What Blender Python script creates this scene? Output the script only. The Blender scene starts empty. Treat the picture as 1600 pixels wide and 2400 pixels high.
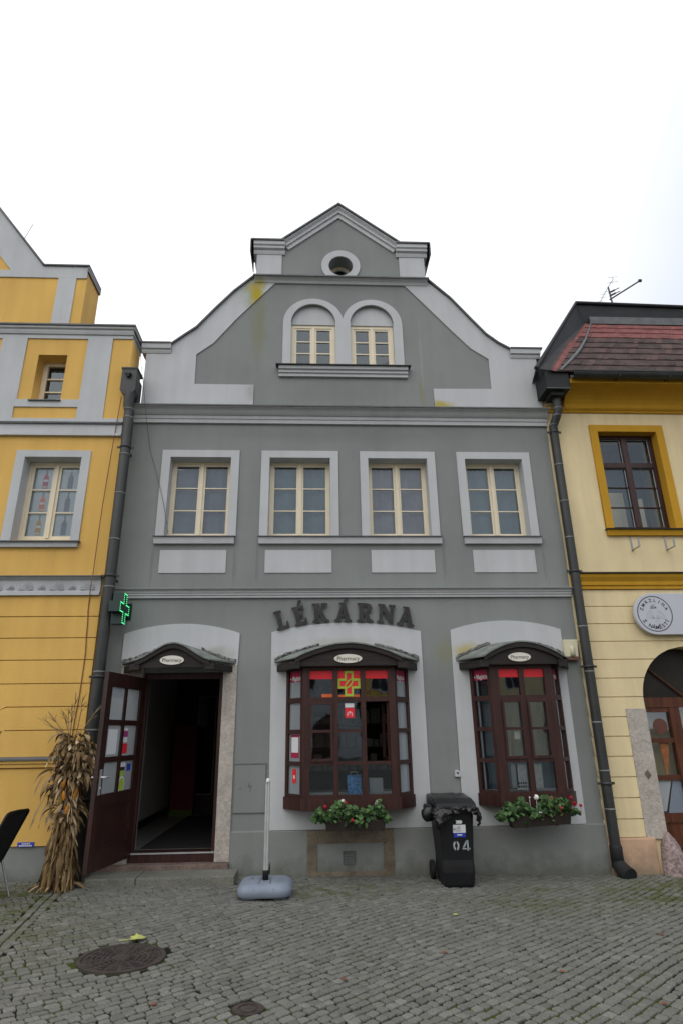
import bpy, math, random
from mathutils import Vector, Matrix
random.seed(7)
R = math.radians
SC = bpy.context.scene
COL = SC.collection

# ------------------------------------------------------------------ camera
F_PX, PITCH, YAW, ROLL = 1420.0, 0.348829, -0.050167, -0.014569
CAM = Vector((0.0, -8.3, 1.6))
_cy, _sy = math.cos(YAW), math.sin(YAW)
FWD = Vector((-_sy*math.cos(PITCH), _cy*math.cos(PITCH), math.sin(PITCH)))
_r0 = Vector((_cy, _sy, 0)); _u0 = _r0.cross(FWD)
RGT = _r0*math.cos(ROLL) + _u0*math.sin(ROLL)
UPV = -_r0*math.sin(ROLL) + _u0*math.cos(ROLL)
cd = bpy.data.cameras.new('camera'); cam = bpy.data.objects.new('camera', cd); COL.objects.link(cam)
cd.sensor_fit = 'VERTICAL'; cd.sensor_height = 24.0; cd.lens = 24.0*F_PX/2400.0
cd.clip_start = 0.05; cd.clip_end = 1500
m3 = Matrix((RGT, UPV, -FWD)).transposed()
cam.matrix_world = Matrix.Translation(CAM) @ m3.to_4x4()
SC.camera = cam

def at(px, py, Y):
    """a point of the photograph (1600 x 2400) taken back to the plane y = Y"""
    d = FWD*F_PX + RGT*(px-800) - UPV*(py-1200)
    return CAM + d*((Y-CAM.y)/d.y)

# ------------------------------------------------------------------ light
SUN_EL, SUN_AZ = R(52), R(205)          # azimuth from +Y, clockwise: behind the camera, a little to its left
w = bpy.data.worlds.new('World'); SC.world = w; w.use_nodes = True
nt = w.node_tree; nt.nodes.clear()
out = nt.nodes.new('ShaderNodeOutputWorld'); bg = nt.nodes.new('ShaderNodeBackground')
sky = nt.nodes.new('ShaderNodeTexSky'); sky.sky_type = 'NISHITA'; sky.sun_disc = False
sky.sun_elevation = SUN_EL; sky.sun_rotation = SUN_AZ
tc = nt.nodes.new('ShaderNodeTexCoord'); no = nt.nodes.new('ShaderNodeTexNoise')
no.inputs['Scale'].default_value = 1.6; no.inputs['Detail'].default_value = 4
nt.links.new(tc.outputs['Generated'], no.inputs['Vector'])
rp = nt.nodes.new('ShaderNodeValToRGB')
rp.color_ramp.elements[0].position = 0.3; rp.color_ramp.elements[0].color = (10.6, 10.7, 10.9, 1)
rp.color_ramp.elements[1].position = 0.65; rp.color_ramp.elements[1].color = (12.2, 12.2, 12.2, 1)
nt.links.new(no.outputs['Fac'], rp.inputs['Fac'])
sxyz = nt.nodes.new('ShaderNodeSeparateXYZ'); nt.links.new(tc.outputs['Generated'], sxyz.inputs[0])     # a greyer bank of cloud low over the right-hand roofs
bank = nt.nodes.new('ShaderNodeMath'); bank.operation = 'MULTIPLY_ADD'; nt.links.new(no.outputs['Fac'], bank.inputs[0]); bank.inputs[1].default_value = 0.25; nt.links.new(sxyz.outputs[0], bank.inputs[2])
bm = nt.nodes.new('ShaderNodeMapRange'); bm.interpolation_type = 'SMOOTHSTEP'; nt.links.new(bank.outputs[0], bm.inputs['Value'])
bm.inputs['From Min'].default_value = 0.40; bm.inputs['From Max'].default_value = 0.72
cb = nt.nodes.new('ShaderNodeMix'); cb.data_type = 'RGBA'; nt.links.new(bm.outputs[0], cb.inputs[0]); nt.links.new(rp.outputs[0], cb.inputs[6]); cb.inputs[7].default_value = (6.9, 7.4, 8.4, 1)
mx = nt.nodes.new('ShaderNodeMix'); mx.data_type = 'RGBA'; mx.inputs[0].default_value = 0.93
nt.links.new(sky.outputs[0], mx.inputs[6]); nt.links.new(cb.outputs[2], mx.inputs[7])
nt.links.new(mx.outputs[2], bg.inputs['Color']); bg.inputs['Strength'].default_value = 0.1
nt.links.new(bg.outputs[0], out.inputs['Surface'])
sl = bpy.data.lights.new('sun', 'SUN'); sl.energy = 0.6; sl.angle = R(60); sl.color = (1, 0.97, 0.93)
so = bpy.data.objects.new('sun', sl); COL.objects.link(so)
sd = Vector((math.sin(SUN_AZ)*math.cos(SUN_EL), math.cos(SUN_AZ)*math.cos(SUN_EL), math.sin(SUN_EL)))
so.rotation_euler = sd.to_track_quat('Z', 'Y').to_euler(); so.location = sd*60
SC.view_settings.view_transform = 'Standard'; SC.view_settings.look = 'None'
SC.view_settings.exposure = 0.22; SC.view_settings.gamma = 1.0

# ------------------------------------------------------------------ materials
def rgba(c): return (c[0], c[1], c[2], 1)
def mat(name, col, rough=0.8, var=0.12, nscale=2.5, bump=0.0, bscale=70, metal=0.0, spec=0.3,
        stains_and_bands=(), rnd=None, grain=None, streak=0.0, speck=None, emit=None, coat=0.0, base_dirt=None):
    m = bpy.data.materials.new(name); m.use_nodes = True
    t = m.node_tree; b = t.nodes['Principled BSDF']; L = t.links.new
    b.inputs['Roughness'].default_value = rough; b.inputs['Metallic'].default_value = metal
    b.inputs['Specular IOR Level'].default_value = spec; b.inputs['Coat Weight'].default_value = coat
    geo = t.nodes.new('ShaderNodeNewGeometry'); P = geo.outputs['Position']
    def noise(scale, detail=4, stretch=None, rough_=0.55):
        n = t.nodes.new('ShaderNodeTexNoise'); n.inputs['Scale'].default_value = scale
        n.inputs['Detail'].default_value = detail; n.inputs['Roughness'].default_value = rough_
        if stretch:
            mp = t.nodes.new('ShaderNodeMapping'); mp.inputs['Scale'].default_value = stretch
            L(P, mp.inputs['Vector']); L(mp.outputs[0], n.inputs['Vector'])
        else: L(P, n.inputs['Vector'])
        return n.outputs['Fac']
    def ramp(fac, p0, c0, p1, c1):
        r = t.nodes.new('ShaderNodeValToRGB'); e = r.color_ramp.elements
        e[0].position = p0; e[0].color = rgba(c0); e[1].position = p1; e[1].color = rgba(c1)
        L(fac, r.inputs['Fac']); return r.outputs['Color']
    def mixc(fac, a, c, mode='MIX'):
        x = t.nodes.new('ShaderNodeMix'); x.data_type = 'RGBA'; x.blend_type = mode
        if isinstance(fac, float): x.inputs[0].default_value = fac
        else: L(fac, x.inputs[0])
        for s, i in ((a, 6), (c, 7)):
            if isinstance(s, tuple): x.inputs[i].default_value = rgba(s)
            else: L(s, x.inputs[i])
        return x.outputs[2]
    if rnd:
        at_ = t.nodes.new('ShaderNodeAttribute'); at_.attribute_name = 'rnd'
        r = t.nodes.new('ShaderNodeValToRGB'); e = r.color_ramp.elements
        n_ = len(rnd)
        while len(e) < n_: e.new(0.5)
        for i, c in enumerate(rnd): e[i].position = i/(n_-1); e[i].color = rgba(c)
        L(at_.outputs['Fac'], r.inputs['Fac']); c = r.outputs['Color']
        c = mixc(1.0, c, ramp(noise(nscale), 0.3, (1-var,)*3, 0.7, (1+var,)*3), 'MULTIPLY')
    else:
        c = ramp(noise(nscale), 0.3, tuple(v*(1-var) for v in col), 0.7, tuple(v*(1+var) for v in col))
    if grain:
        c = mixc(1.0, c, ramp(noise(1.0, 5, grain), 0.35, (0.62,)*3, 0.65, (1.25,)*3), 'MULTIPLY')
    if streak:
        c = mixc(1.0, c, ramp(noise(1.0, 5, (5.5, 5.5, 0.5)), 0.35, (1-streak,)*3, 0.65, (1+streak*0.5,)*3), 'MULTIPLY')
    if speck:
        c = mixc(1.0, c, ramp(noise(speck[0], 2), 0.38, (speck[1],)*3, 0.62, (2-speck[1],)*3), 'MULTIPLY')
    for (cx, cz, rx, rz, sc_, amt) in stains_and_bands:          # lichen, streaks and broad tone bands with a place of their own on the wall
        sub = t.nodes.new('ShaderNodeVectorMath'); sub.operation = 'SUBTRACT'; L(P, sub.inputs[0]); sub.inputs[1].default_value = (cx, 0, cz)
        ns = t.nodes.new('ShaderNodeTexNoise'); ns.inputs['Scale'].default_value = 5; ns.inputs['Detail'].default_value = 5; L(P, ns.inputs['Vector'])
        ml = t.nodes.new('ShaderNodeVectorMath'); ml.operation = 'MULTIPLY'; L(sub.outputs[0], ml.inputs[0]); ml.inputs[1].default_value = (1/rx, 0, 1/rz)
        ln = t.nodes.new('ShaderNodeVectorMath'); ln.operation = 'LENGTH'; L(ml.outputs[0], ln.inputs[0])
        ad = t.nodes.new('ShaderNodeMath'); ad.operation = 'MULTIPLY_ADD'; L(ns.outputs['Fac'], ad.inputs[0]); ad.inputs[1].default_value = 1.2; L(ln.outputs['Value'], ad.inputs[2])
        mr = t.nodes.new('ShaderNodeMapRange'); mr.interpolation_type = 'SMOOTHSTEP'; L(ad.outputs[0], mr.inputs['Value'])
        mr.inputs['From Min'].default_value = 0.75; mr.inputs['From Max'].default_value = 1.55
        mr.inputs['To Min'].default_value = amt; mr.inputs['To Max'].default_value = 0
        c = mixc(mr.outputs[0], c, sc_)
    if base_dirt:                                       # splash-dirt / moss near the pavement, ragged upper edge
        sx = t.nodes.new('ShaderNodeSeparateXYZ'); L(P, sx.inputs[0])
        ns = noise(7, 5)
        ad = t.nodes.new('ShaderNodeMath'); ad.operation = 'MULTIPLY_ADD'; L(ns, ad.inputs[0]); ad.inputs[1].default_value = -0.45; L(sx.outputs[2], ad.inputs[2])
        mr = t.nodes.new('ShaderNodeMapRange'); L(ad.outputs[0], mr.inputs['Value'])
        mr.inputs['From Min'].default_value = -0.25; mr.inputs['From Max'].default_value = -0.02
        mr.inputs['To Min'].default_value = 0.75; mr.inputs['To Max'].default_value = 0
        c = mixc(mr.outputs[0], c, base_dirt)
    L(c, b.inputs['Base Color'])
    if bump:
        bp = t.nodes.new('ShaderNodeBump'); bp.inputs['Strength'].default_value = bump; bp.inputs['Distance'].default_value = 0.02
        L(noise(bscale, 5), bp.inputs['Height']); L(bp.outputs[0], b.inputs['Normal'])
    if emit:
        b.inputs['Emission Color'].default_value = rgba(emit[0]); b.inputs['Emission Strength'].default_value = emit[1]
    return m

def glass_mat(name, tint=(0.9, 0.95, 0.95), boost=1.6, haze=0.0, hcol=(0.5, 0.52, 0.54)):
    m = bpy.data.materials.new(name); m.use_nodes = True; t = m.node_tree; t.nodes.clear(); L = t.links.new
    o = t.nodes.new('ShaderNodeOutputMaterial'); tr = t.nodes.new('ShaderNodeBsdfTransparent'); tr.inputs[0].default_value = rgba(tint)
    gl = t.nodes.new('ShaderNodeBsdfGlossy'); gl.inputs['Color'].default_value = (0.82, 0.92, 1, 1); gl.inputs['Roughness'].default_value = 0.015
    fr = t.nodes.new('ShaderNodeFresnel'); fr.inputs['IOR'].default_value = 1.5
    no_ = t.nodes.new('ShaderNodeTexNoise'); no_.inputs['Scale'].default_value = 3.0
    g_ = t.nodes.new('ShaderNodeNewGeometry'); L(g_.outputs['Position'], no_.inputs['Vector'])
    bp = t.nodes.new('ShaderNodeBump'); bp.inputs['Strength'].default_value = 0.06; bp.inputs['Distance'].default_value = 0.02
    L(no_.outputs['Fac'], bp.inputs['Height']); L(bp.outputs[0], gl.inputs['Normal'])
    mu = t.nodes.new('ShaderNodeMath'); mu.operation = 'MULTIPLY'; mu.use_clamp = True; L(fr.outputs[0], mu.inputs[0]); mu.inputs[1].default_value = boost
    mixs = t.nodes.new('ShaderNodeMixShader'); L(mu.outputs[0], mixs.inputs[0])
    src = tr.outputs[0]
    if haze:
        df = t.nodes.new('ShaderNodeBsdfDiffuse'); df.inputs[0].default_value = rgba(hcol)
        m2 = t.nodes.new('ShaderNodeMixShader'); m2.inputs[0].default_value = haze
        tl = t.nodes.new('ShaderNodeBsdfTranslucent'); tl.inputs[0].default_value = rgba(hcol); m3_ = t.nodes.new('ShaderNodeMixShader'); m3_.inputs[0].default_value = 0.4; L(df.outputs[0], m3_.inputs[1]); L(tl.outputs[0], m3_.inputs[2])
        L(tr.outputs[0], m2.inputs[1]); L(m3_.outputs[0], m2.inputs[2]); src = m2.outputs[0]
    L(src, mixs.inputs[1]); L(gl.outputs[0], mixs.inputs[2]); L(mixs.outputs[0], o.inputs['Surface'])
    return m

LICH = (0.42, 0.33, 0.035); LICH2 = (0.2, 0.2, 0.07)
M = {}
M['grey'] = mat('grey_render', (0.232, 0.248, 0.24), 0.9, 0.1, 0.8, 0.35, 90, streak=0.035,
    stains_and_bands=[(-0.88, 7.9, 0.2, 1.0, (0.2, 0.2, 0.1), 0.55), (1.72, 6.6, 0.07, 0.5, (0.24, 0.22, 0.1), 0.5), (1.78, 2.62, 0.22, 0.3, (0.23, 0.22, 0.1), 0.5), (1.74, 7.2, 0.03, 1.0, (0.3, 0.31, 0.31), 0.6)]+[(x, 3.85, 0.035, 0.5, (0.15, 0.16, 0.155), 0.45) for x in (-2.24, -1.1, -0.78, 1.87, 3.32)]+[(x, 2.9, 0.25, 0.5, (0.25, 0.265, 0.26), 0.4) for x in (1.7, -0.8)]+[(0.4, 6.6, 1.2, 0.25, (0.2, 0.212, 0.206), 0.5), (0.4, 5.85, 2.6, 0.16, (0.2, 0.21, 0.205), 0.5)])  # widest entries: darker grey bands below the gable sill and the cornice
M['plinth'] = mat('grey_plinth_render', (0.235, 0.246, 0.236), 0.9, 0.1, 1.4, 0.35, 80, base_dirt=(0.11, 0.115, 0.085), streak=0.05)
M['trim'] = mat('pale_grey_trim', (0.5, 0.515, 0.525), 0.9, 0.05, 1.5, 0.3, 90, streak=0.05,
    stains_and_bands=[(-1.0, 8.48, 0.3, 0.5, (0.27, 0.31, 0.2), 0.6), (-0.93, 8.5, 0.2, 0.42, LICH, 1.0), (2.02, 6.4, 0.28, 0.12, LICH, 0.85),
            (2.05, 2.62, 0.28, 0.16, LICH, 0.7), (0.46, 2.74, 0.8, 0.1, (0.34, 0.35, 0.27), 0.4), (-1.3, 2.6, 0.4, 0.14, (0.3, 0.31, 0.24), 0.6), (-0.95, 6.6, 0.12, 0.2, (0.32, 0.33, 0.3), 0.6)])
M['yellow'] = mat('yellow_render', (0.70, 0.435, 0.12), 0.9, 0.07, 1.0, 0.35, 90, streak=0.07)
M['cream'] = mat('cream_render', (0.75, 0.62, 0.37), 0.9, 0.07, 1.1, 0.3, 90, streak=0.08)
M['ochre'] = mat('ochre_render', (0.52, 0.28, 0.022), 0.85, 0.07, 2, 0.25, 90, streak=0.06)
M['pink'] = mat('pink_plinth_render', (0.55, 0.36, 0.24), 0.9, 0.1, 4, 0.3, 70, base_dirt=(0.2, 0.16, 0.11))
M['pipe'] = mat('dark_painted_pipe', (0.027, 0.03, 0.028), 0.5, 0.25, 4, 0.05, 40, spec=0.5, streak=0.2)
M['flash'] = mat('weathered_sheet_metal', (0.1, 0.105, 0.11), 0.55, 0.25, 6, 0.1, 30, spec=0.5)
M['darkflash'] = mat('dark_sheet_metal', (0.02, 0.021, 0.022), 0.65, 0.25, 3, 0.1, 30, spec=0.3)
M['frame'] = mat('cream_window_paint', (0.74, 0.66, 0.5), 0.5, 0.05, 6, 0.05, 60, spec=0.4)
M['wood'] = mat('dark_brown_joinery', (0.04, 0.0135, 0.0105), 0.45, 0.15, 4, 0.1, 40, spec=0.4, grain=(30, 30, 2))
M['wood2'] = mat('red_brown_joinery', (0.032, 0.011, 0.008), 0.42, 0.15, 4, 0.1, 40, spec=0.45, grain=(30, 30, 2))
M['fascia'] = mat('blackish_brown_fascia', (0.022, 0.017, 0.016), 0.6, 0.2, 4, 0.1, 40, grain=(2, 2, 30))
M['canopy'] = mat('green_grey_patina_sheet', (0.19, 0.21, 0.195), 0.65, 0.35, 9, 0.2, 25, streak=0.15)
M['stone'] = mat('weathered_sandstone', (0.43, 0.39, 0.345), 0.95, 0.16, 6, 0.5, 45, speck=(28, 0.9), base_dirt=(0.2, 0.18, 0.15))
M['brownstone'] = mat('brown_stone', (0.175, 0.145, 0.105), 0.95, 0.35, 5, 0.5, 40, speck=(35, 0.9))
M['step'] = mat('worn_step_stone', (0.165, 0.165, 0.14), 0.9, 0.2, 4, 0.5, 40, speck=(70, 0.8))
M['redstone'] = mat('reddish_step_stone', (0.17, 0.125, 0.105), 0.9, 0.3, 4, 0.5, 40, speck=(70, 0.8))
M['guard'] = mat('pinkish_stone', (0.3, 0.23, 0.22), 0.95, 0.35, 7, 0.8, 30, speck=(30, 0.7))
M['black'] = mat('black_plastic', (0.009, 0.0095, 0.011), 0.5, 0.25, 6, 0.06, 60, spec=0.3)
M['rubber'] = mat('black_rubber', (0.012, 0.012, 0.012), 0.7, 0.1)
M['bag'] = mat('black_bag_film', (0.009, 0.009, 0.01), 0.28, 0.2, 9, 0.1, 40, spec=0.45)
M['iron'] = mat('rusty_cast_iron', (0.05, 0.039, 0.035), 0.8, 0.35, 12, 0.4, 60, spec=0.4)
M['alu'] = mat('brushed_aluminium', (0.62, 0.62, 0.63), 0.35, 0.1, 8, metal=0.6)
M['steel'] = mat('grey_steel', (0.3, 0.3, 0.31), 0.35, 0.1, 8, metal=0.8)
M['bluegrey'] = mat('blue_grey_plastic', (0.2, 0.235, 0.29), 0.55, 0.12, 5, 0.1, 50, streak=0.08)
M['white'] = mat('white_print', (0.7, 0.71, 0.72), 0.5, 0.04)
M['ink'] = mat('dark_ink', (0.03, 0.03, 0.035), 0.6, 0.1)
M['red'] = mat('red_film', (0.72, 0.03, 0.045), 0.35, 0.05)
M['crimson'] = mat('crimson_film', (0.36, 0.02, 0.06), 0.4, 0.1)
M['lime'] = mat('lime_film', (0.36, 0.5, 0.06), 0.4, 0.05)
M['orange'] = mat('orange_film', (0.6, 0.12, 0.03), 0.4, 0.2)
M['bluef'] = mat('blue_print', (0.03, 0.06, 0.4), 0.4, 0.1)
M['blueart'] = mat('blue_patterned_print', (0.1, 0.3, 0.65), 0.4, 0.8, 30)
M['magenta'] = mat('magenta_film', (0.36, 0.05, 0.2), 0.4, 0.1)
M['teal'] = mat('dark_green_casing', (0.006, 0.03, 0.028), 0.4, 0.1, spec=0.5)
M['led'] = mat('lit_green_diodes', (0.1, 0.8, 0.3), 0.5, 0.0, emit=((0.1, 0.9, 0.3), 1.1))
M['creamplastic'] = mat('aged_cream_plastic', (0.6, 0.56, 0.4), 0.5, 0.1, 8)
M['brownlens'] = mat('amber_brown_lens', (0.12, 0.035, 0.018), 0.3, 0.1, spec=0.6)
M['oval'] = mat('ivory_enamel', (0.68, 0.65, 0.57), 0.4, 0.04)
M['letter'] = mat('dark_bronze_letters', (0.035, 0.032, 0.033), 0.55, 0.35, 14, 0.3, 50)
M['hallwall'] = mat('hall_white_paint', (0.4, 0.4, 0.4), 0.9, 0.1)
M['hallfloor'] = mat('hall_tile_floor', (0.16, 0.155, 0.15), 0.5, 0.2, 5)
M['mat'] = mat('dark_mat', (0.018, 0.018, 0.02), 0.95, 0.2, 30, 0.3, 200)
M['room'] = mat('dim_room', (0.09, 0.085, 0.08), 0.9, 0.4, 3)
M['curtainA'] = mat('lilac_grey_net', (0.21, 0.215, 0.275), 0.9, 0.15, 3)
M['curtainB'] = mat('blue_grey_net', (0.17, 0.225, 0.28), 0.9, 0.15, 3)
M['curtainC'] = mat('pale_lilac_net', (0.27, 0.255, 0.32), 0.9, 0.2, 3)
M['film'] = mat('frosted_film', (0.36, 0.39, 0.42), 0.4, 0.1, 3)
M['paper'] = mat('printed_paper', (0.5, 0.5, 0.5), 0.7, 0.2, 25)
M['soil'] = mat('dark_trough', (0.03, 0.022, 0.018), 0.6, 0.2)
M['leaf'] = mat('geranium_leaf', (0.05, 0.1, 0.03), 0.55, 0.2, 20, rnd=[(0.03, 0.07, 0.022), (0.055, 0.115, 0.035), (0.085, 0.16, 0.05)])
M['petalr'] = mat('red_petal', (0.42, 0.01, 0.03), 0.6, 0.2, 30)
M['petalw'] = mat('white_petal', (0.75, 0.75, 0.72), 0.6, 0.08, 30)
M['corn'] = mat('dry_corn_leaf', (0.3, 0.2, 0.1), 0.8, 0.2, 14, rnd=[(0.06, 0.034, 0.018), (0.17, 0.105, 0.05), (0.31, 0.21, 0.105), (0.52, 0.42, 0.27)])
M['stalk'] = mat('dry_corn_stalk', (0.3, 0.2, 0.07), 0.7, 0.25, 10, rnd=[(0.13, 0.07, 0.03), (0.24, 0.16, 0.06), (0.36, 0.26, 0.1)])
M['cob'] = mat('orange_corn_cob', (0.55, 0.22, 0.02), 0.5, 0.25, 60)
M['limeleaf'] = mat('yellow_green_leaf', (0.42, 0.44, 0.13), 0.6, 0.2, 20)
M['brownleaf'] = mat('brown_leaf', (0.19, 0.08, 0.045), 0.7, 0.3, 20)
M['tileR'] = mat('old_roof_tile', (0.16, 0.08, 0.06), 0.9, 0.3, 5, 0.4, 30, rnd=[(0.05, 0.035, 0.032), (0.085, 0.055, 0.05), (0.22, 0.075, 0.068), (0.4, 0.36, 0.32)])
M['stencil'] = mat('worn_stencil_paint', (0.3, 0.33, 0.35), 0.6, 0.3, 40)
M['conec'] = mat('faded_cone_print', (0.3, 0.11, 0.04), 0.5, 0.3, 20)
M['ring'] = mat('scuffed_zinc_seam', (0.2, 0.2, 0.195), 0.6, 0.4, 25)
M['pict'] = mat('pale_window_film', (0.5, 0.53, 0.57), 0.4, 0.05, 3)
M['mortar'] = mat('crumbling_mortar', (0.16, 0.16, 0.15), 0.95, 0.2, 5, 0.5, 30, speck=(22, 0.35))
M['standred'] = mat('dim_red_card', (0.12, 0.008, 0.014), 0.6, 0.2)
M['standbase'] = mat('dim_green_card', (0.08, 0.12, 0.01), 0.6, 0.2)
M['glass'] = glass_mat('window_glass', boost=3.3)
M['glassup'] = glass_mat('upper_window_glass', boost=1.8)
M['glassfrost'] = glass_mat('frosted_glass', boost=1.8, haze=0.8, hcol=(0.5, 0.55, 0.58))
M['cable'] = mat('weathered_cable', (0.06, 0.055, 0.055), 0.6, 0.1)
M['chairmesh'] = mat('black_chair_mesh', (0.012, 0.012, 0.013), 0.75, 0.15, 30)

# ------------------------------------------------------------------ mesh helpers
def wpos(o):
    p = Vector(o.location); q = o.parent
    while q: p += Vector(q.location); q = q.parent
    return p
def tag(o, label=None, cat=None, group=None, kind=None):
    if label: o['label'] = label
    if cat: o['category'] = cat
    if group: o['group'] = group
    if kind: o['kind'] = kind
    return o
def thing(name, loc, label, cat, group=None):
    o = bpy.data.objects.new(name, None); COL.objects.link(o); o.location = loc
    o.empty_display_size = 0.1
    return tag(o, label, cat, group)
def link_mesh(me, name, material, parent, origin=None):
    me.materials.append(material)
    o = bpy.data.objects.new(name, me); COL.objects.link(o)
    if parent:
        o.parent = parent; off = wpos(parent)
    else:
        off = Vector(origin) if origin else Vector((0, 0, 0)); o.location = off
    if off.length: me.transform(Matrix.Translation(-off))
    return o

class MB:
    def __init__(s): s.v = []; s.f = []; s.r = []; s.X = None; s.smooth = []
    def add(s, vs, fs, rnd=0.5, smooth=False):
        n = len(s.v)
        if s.X is not None: vs = [s.X @ Vector(p) for p in vs]
        s.v += [tuple(p) for p in vs]
        for f in fs: s.f.append(tuple(i+n for i in f)); s.r.append(rnd); s.smooth.append(smooth)
    def box(s, x0, x1, y0, y1, z0, z1, rnd=0.5):
        s.add([(x0,y0,z0),(x1,y0,z0),(x1,y1,z0),(x0,y1,z0),(x0,y0,z1),(x1,y0,z1),(x1,y1,z1),(x0,y1,z1)],
              [(0,3,2,1),(4,5,6,7),(0,1,5,4),(1,2,6,5),(2,3,7,6),(3,0,4,7)], rnd)
    def prism(s, poly, y0, y1):                # polygon in x,z extruded along y
        n = len(poly)
        a = sum(poly[i][0]*poly[(i+1) % n][1]-poly[(i+1) % n][0]*poly[i][1] for i in range(n))
        if a < 0: poly = poly[::-1]
        vs = [(x, y0, z) for x, z in poly]+[(x, y1, z) for x, z in poly]
        s.add(vs, [tuple(range(n)), tuple(range(2*n-1, n-1, -1))]+[(i, i+n, (i+1) % n+n, (i+1) % n) for i in range(n)])
    def extx(s, prof, x0, x1, m0=0.0, m1=0.0): # profile in y,z swept along x; m0/m1 mitre the ends by y
        n = len(prof)
        vs = [(x0+m0*y, y, z) for y, z in prof]+[(x1+m1*y, y, z) for y, z in prof]
        s.add(vs, [tuple(range(n)), tuple(range(2*n-1, n-1, -1))]+[(i, i+n, (i+1) % n+n, (i+1) % n) for i in range(n)])
    def sweep(s, pts, prof):                   # profile (outward n, y) swept along an open path in x,z (outward = left of travel)
        k = len(prof); rows = []
        for i, p in enumerate(pts):
            a = Vector(pts[max(i-1, 0)]); b_ = Vector(pts[min(i+1, len(pts)-1)])
            d = (b_-a).normalized(); nrm = Vector((-d.y, d.x))
            if 0 < i < len(pts)-1:
                d1 = (Vector(p)-a).normalized(); c = max(0.4, abs(d1.dot(d))); nrm = nrm/c
            rows.append([(p[0]+nrm.x*q[0], q[1], p[1]+nrm.y*q[0]) for q in prof])
        vs = [v for r_ in rows for v in r_]; fs = []
        for i in range(len(rows)-1):
            for j in range(k): fs.append((i*k+j, i*k+(j+1) % k, (i+1)*k+(j+1) % k, (i+1)*k+j))
        fs += [tuple(range(k)), tuple((len(rows)-1)*k+j for j in range(k-1, -1, -1))]
        s.add(vs, fs)
    def tube(s, pts, r, n=8, rnd=0.5):
        pts = [Vector(p) for p in pts]; m = len(pts)
        rs = r if isinstance(r, (list, tuple)) else [r]*m
        vs = []; up = None
        for i, p in enumerate(pts):
            d = (pts[min(i+1, m-1)]-pts[max(i-1, 0)]).normalized()
            if up is None: up = d.orthogonal().normalized()
            u = (up-d*up.dot(d)).normalized(); up = u; v_ = d.cross(u)
            vs += [p+(u*math.cos(a)+v_*math.sin(a))*rs[i] for a in (2*math.pi*k/n for k in range(n))]
        fs = [(i*n+k, i*n+(k+1) % n, (i+1)*n+(k+1) % n, (i+1)*n+k) for i in range(m-1) for k in range(n)]
        s.add(vs, fs, rnd, True)
        s.add([vs[k] for k in range(n)], [tuple(range(n-1, -1, -1))], rnd); s.add([vs[(m-1)*n+k] for k in range(n)], [tuple(range(n))], rnd)
    def lathe(s, prof, c=(0,0,0), axis='Z', n=24, rnd=0.5, smooth=True):   # prof (r, h)
        vs = []
        for r_, h in prof:
            for k in range(n):
                a = 2*math.pi*k/n; x, y = r_*math.cos(a), r_*math.sin(a)
                vs.append({'Z': (c[0]+x, c[1]+y, c[2]+h), 'Y': (c[0]+x, c[1]+h, c[2]+y), 'X': (c[0]+h, c[1]+x, c[2]+y)}[axis])
        m = len(prof)
        s.add(vs, [(i*n+k, i*n+(k+1) % n, (i+1)*n+(k+1) % n, (i+1)*n+k) for i in range(m-1) for k in range(n)]+[tuple(range(n-1, -1, -1)), tuple((m-1)*n+k for k in range(n))], rnd, smooth)
    def quad(s, a, b, c, d, rnd=0.5): s.add([a, b, c, d], [(0, 1, 2, 3)], rnd)
    def ball(s, c, r, n=8, sq=(1,1,1), rnd=0.5):
        vs = []; 
        for i in range(n+1):
            ph = math.pi*i/n
            for k in range(n+2):
                a = 2*math.pi*k/(n+2); vs.append((c[0]+sq[0]*r*math.sin(ph)*math.cos(a), c[1]+sq[1]*r*math.sin(ph)*math.sin(a), c[2]+sq[2]*r*math.cos(ph)))
        q = n+2
        s.add(vs, [(i*q+k, (i+1)*q+k, (i+1)*q+(k+1) % q, i*q+(k+1) % q) for i in range(n) for k in range(q)], rnd, True)
    def build(s, name, material, parent=None, origin=None, bevel=0.0, recalc=True):
        me = bpy.data.meshes.new(name); me.from_pydata(s.v, [], s.f)
        a = me.attributes.new('rnd', 'FLOAT', 'FACE'); a.data.foreach_set('value', s.r)
        me.polygons.foreach_set('use_smooth', s.smooth)
        if recalc:
            import bmesh
            b = bmesh.new(); b.from_mesh(me); bmesh.ops.recalc_face_normals(b, faces=b.faces)
            if bevel: bmesh.ops.bevel(b, geom=[e for e in b.edges if len(e.link_faces) == 2 and e.calc_face_angle(0) > 0.5], offset=bevel, segments=2, affect='EDGES', profile=0.6, clamp_overlap=True)
            b.to_mesh(me); b.free()
        me.update()
        return link_mesh(me, name, material, parent, origin)

def curve_mesh(cu):
    o = bpy.data.objects.new('tmp', cu); COL.objects.link(o)
    dg = bpy.context.evaluated_depsgraph_get(); me = bpy.data.meshes.new_from_object(o.evaluated_get(dg))
    bpy.data.objects.remove(o); bpy.data.curves.remove(cu)
    return me
ROTX = Matrix.Rotation(R(90), 4, 'X')
def plate_mesh(outline, holes, y0, y1):
    cu = bpy.data.curves.new('plate', 'CURVE'); cu.dimensions = '2D'; cu.fill_mode = 'BOTH'; cu.extrude = (y1-y0)/2
    for poly in [outline]+list(holes):
        sp = cu.splines.new('POLY'); sp.points.add(len(poly)-1); sp.use_cyclic_u = True
        for i, (x, z) in enumerate(poly): sp.points[i].co = (x, z, 0, 1)
    me = curve_mesh(cu); me.materials.clear(); me.transform(Matrix.Translation((0, (y0+y1)/2, 0)) @ ROTX)
    return me
def plate(name, outline, holes, y0, y1, material, parent, origin=None):
    return link_mesh(plate_mesh(outline, holes, y0, y1), name, material, parent, origin)
def rect(x0, x1, z0, z1): return [(x0, z0), (x1, z0), (x1, z1), (x0, z1)]
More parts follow.
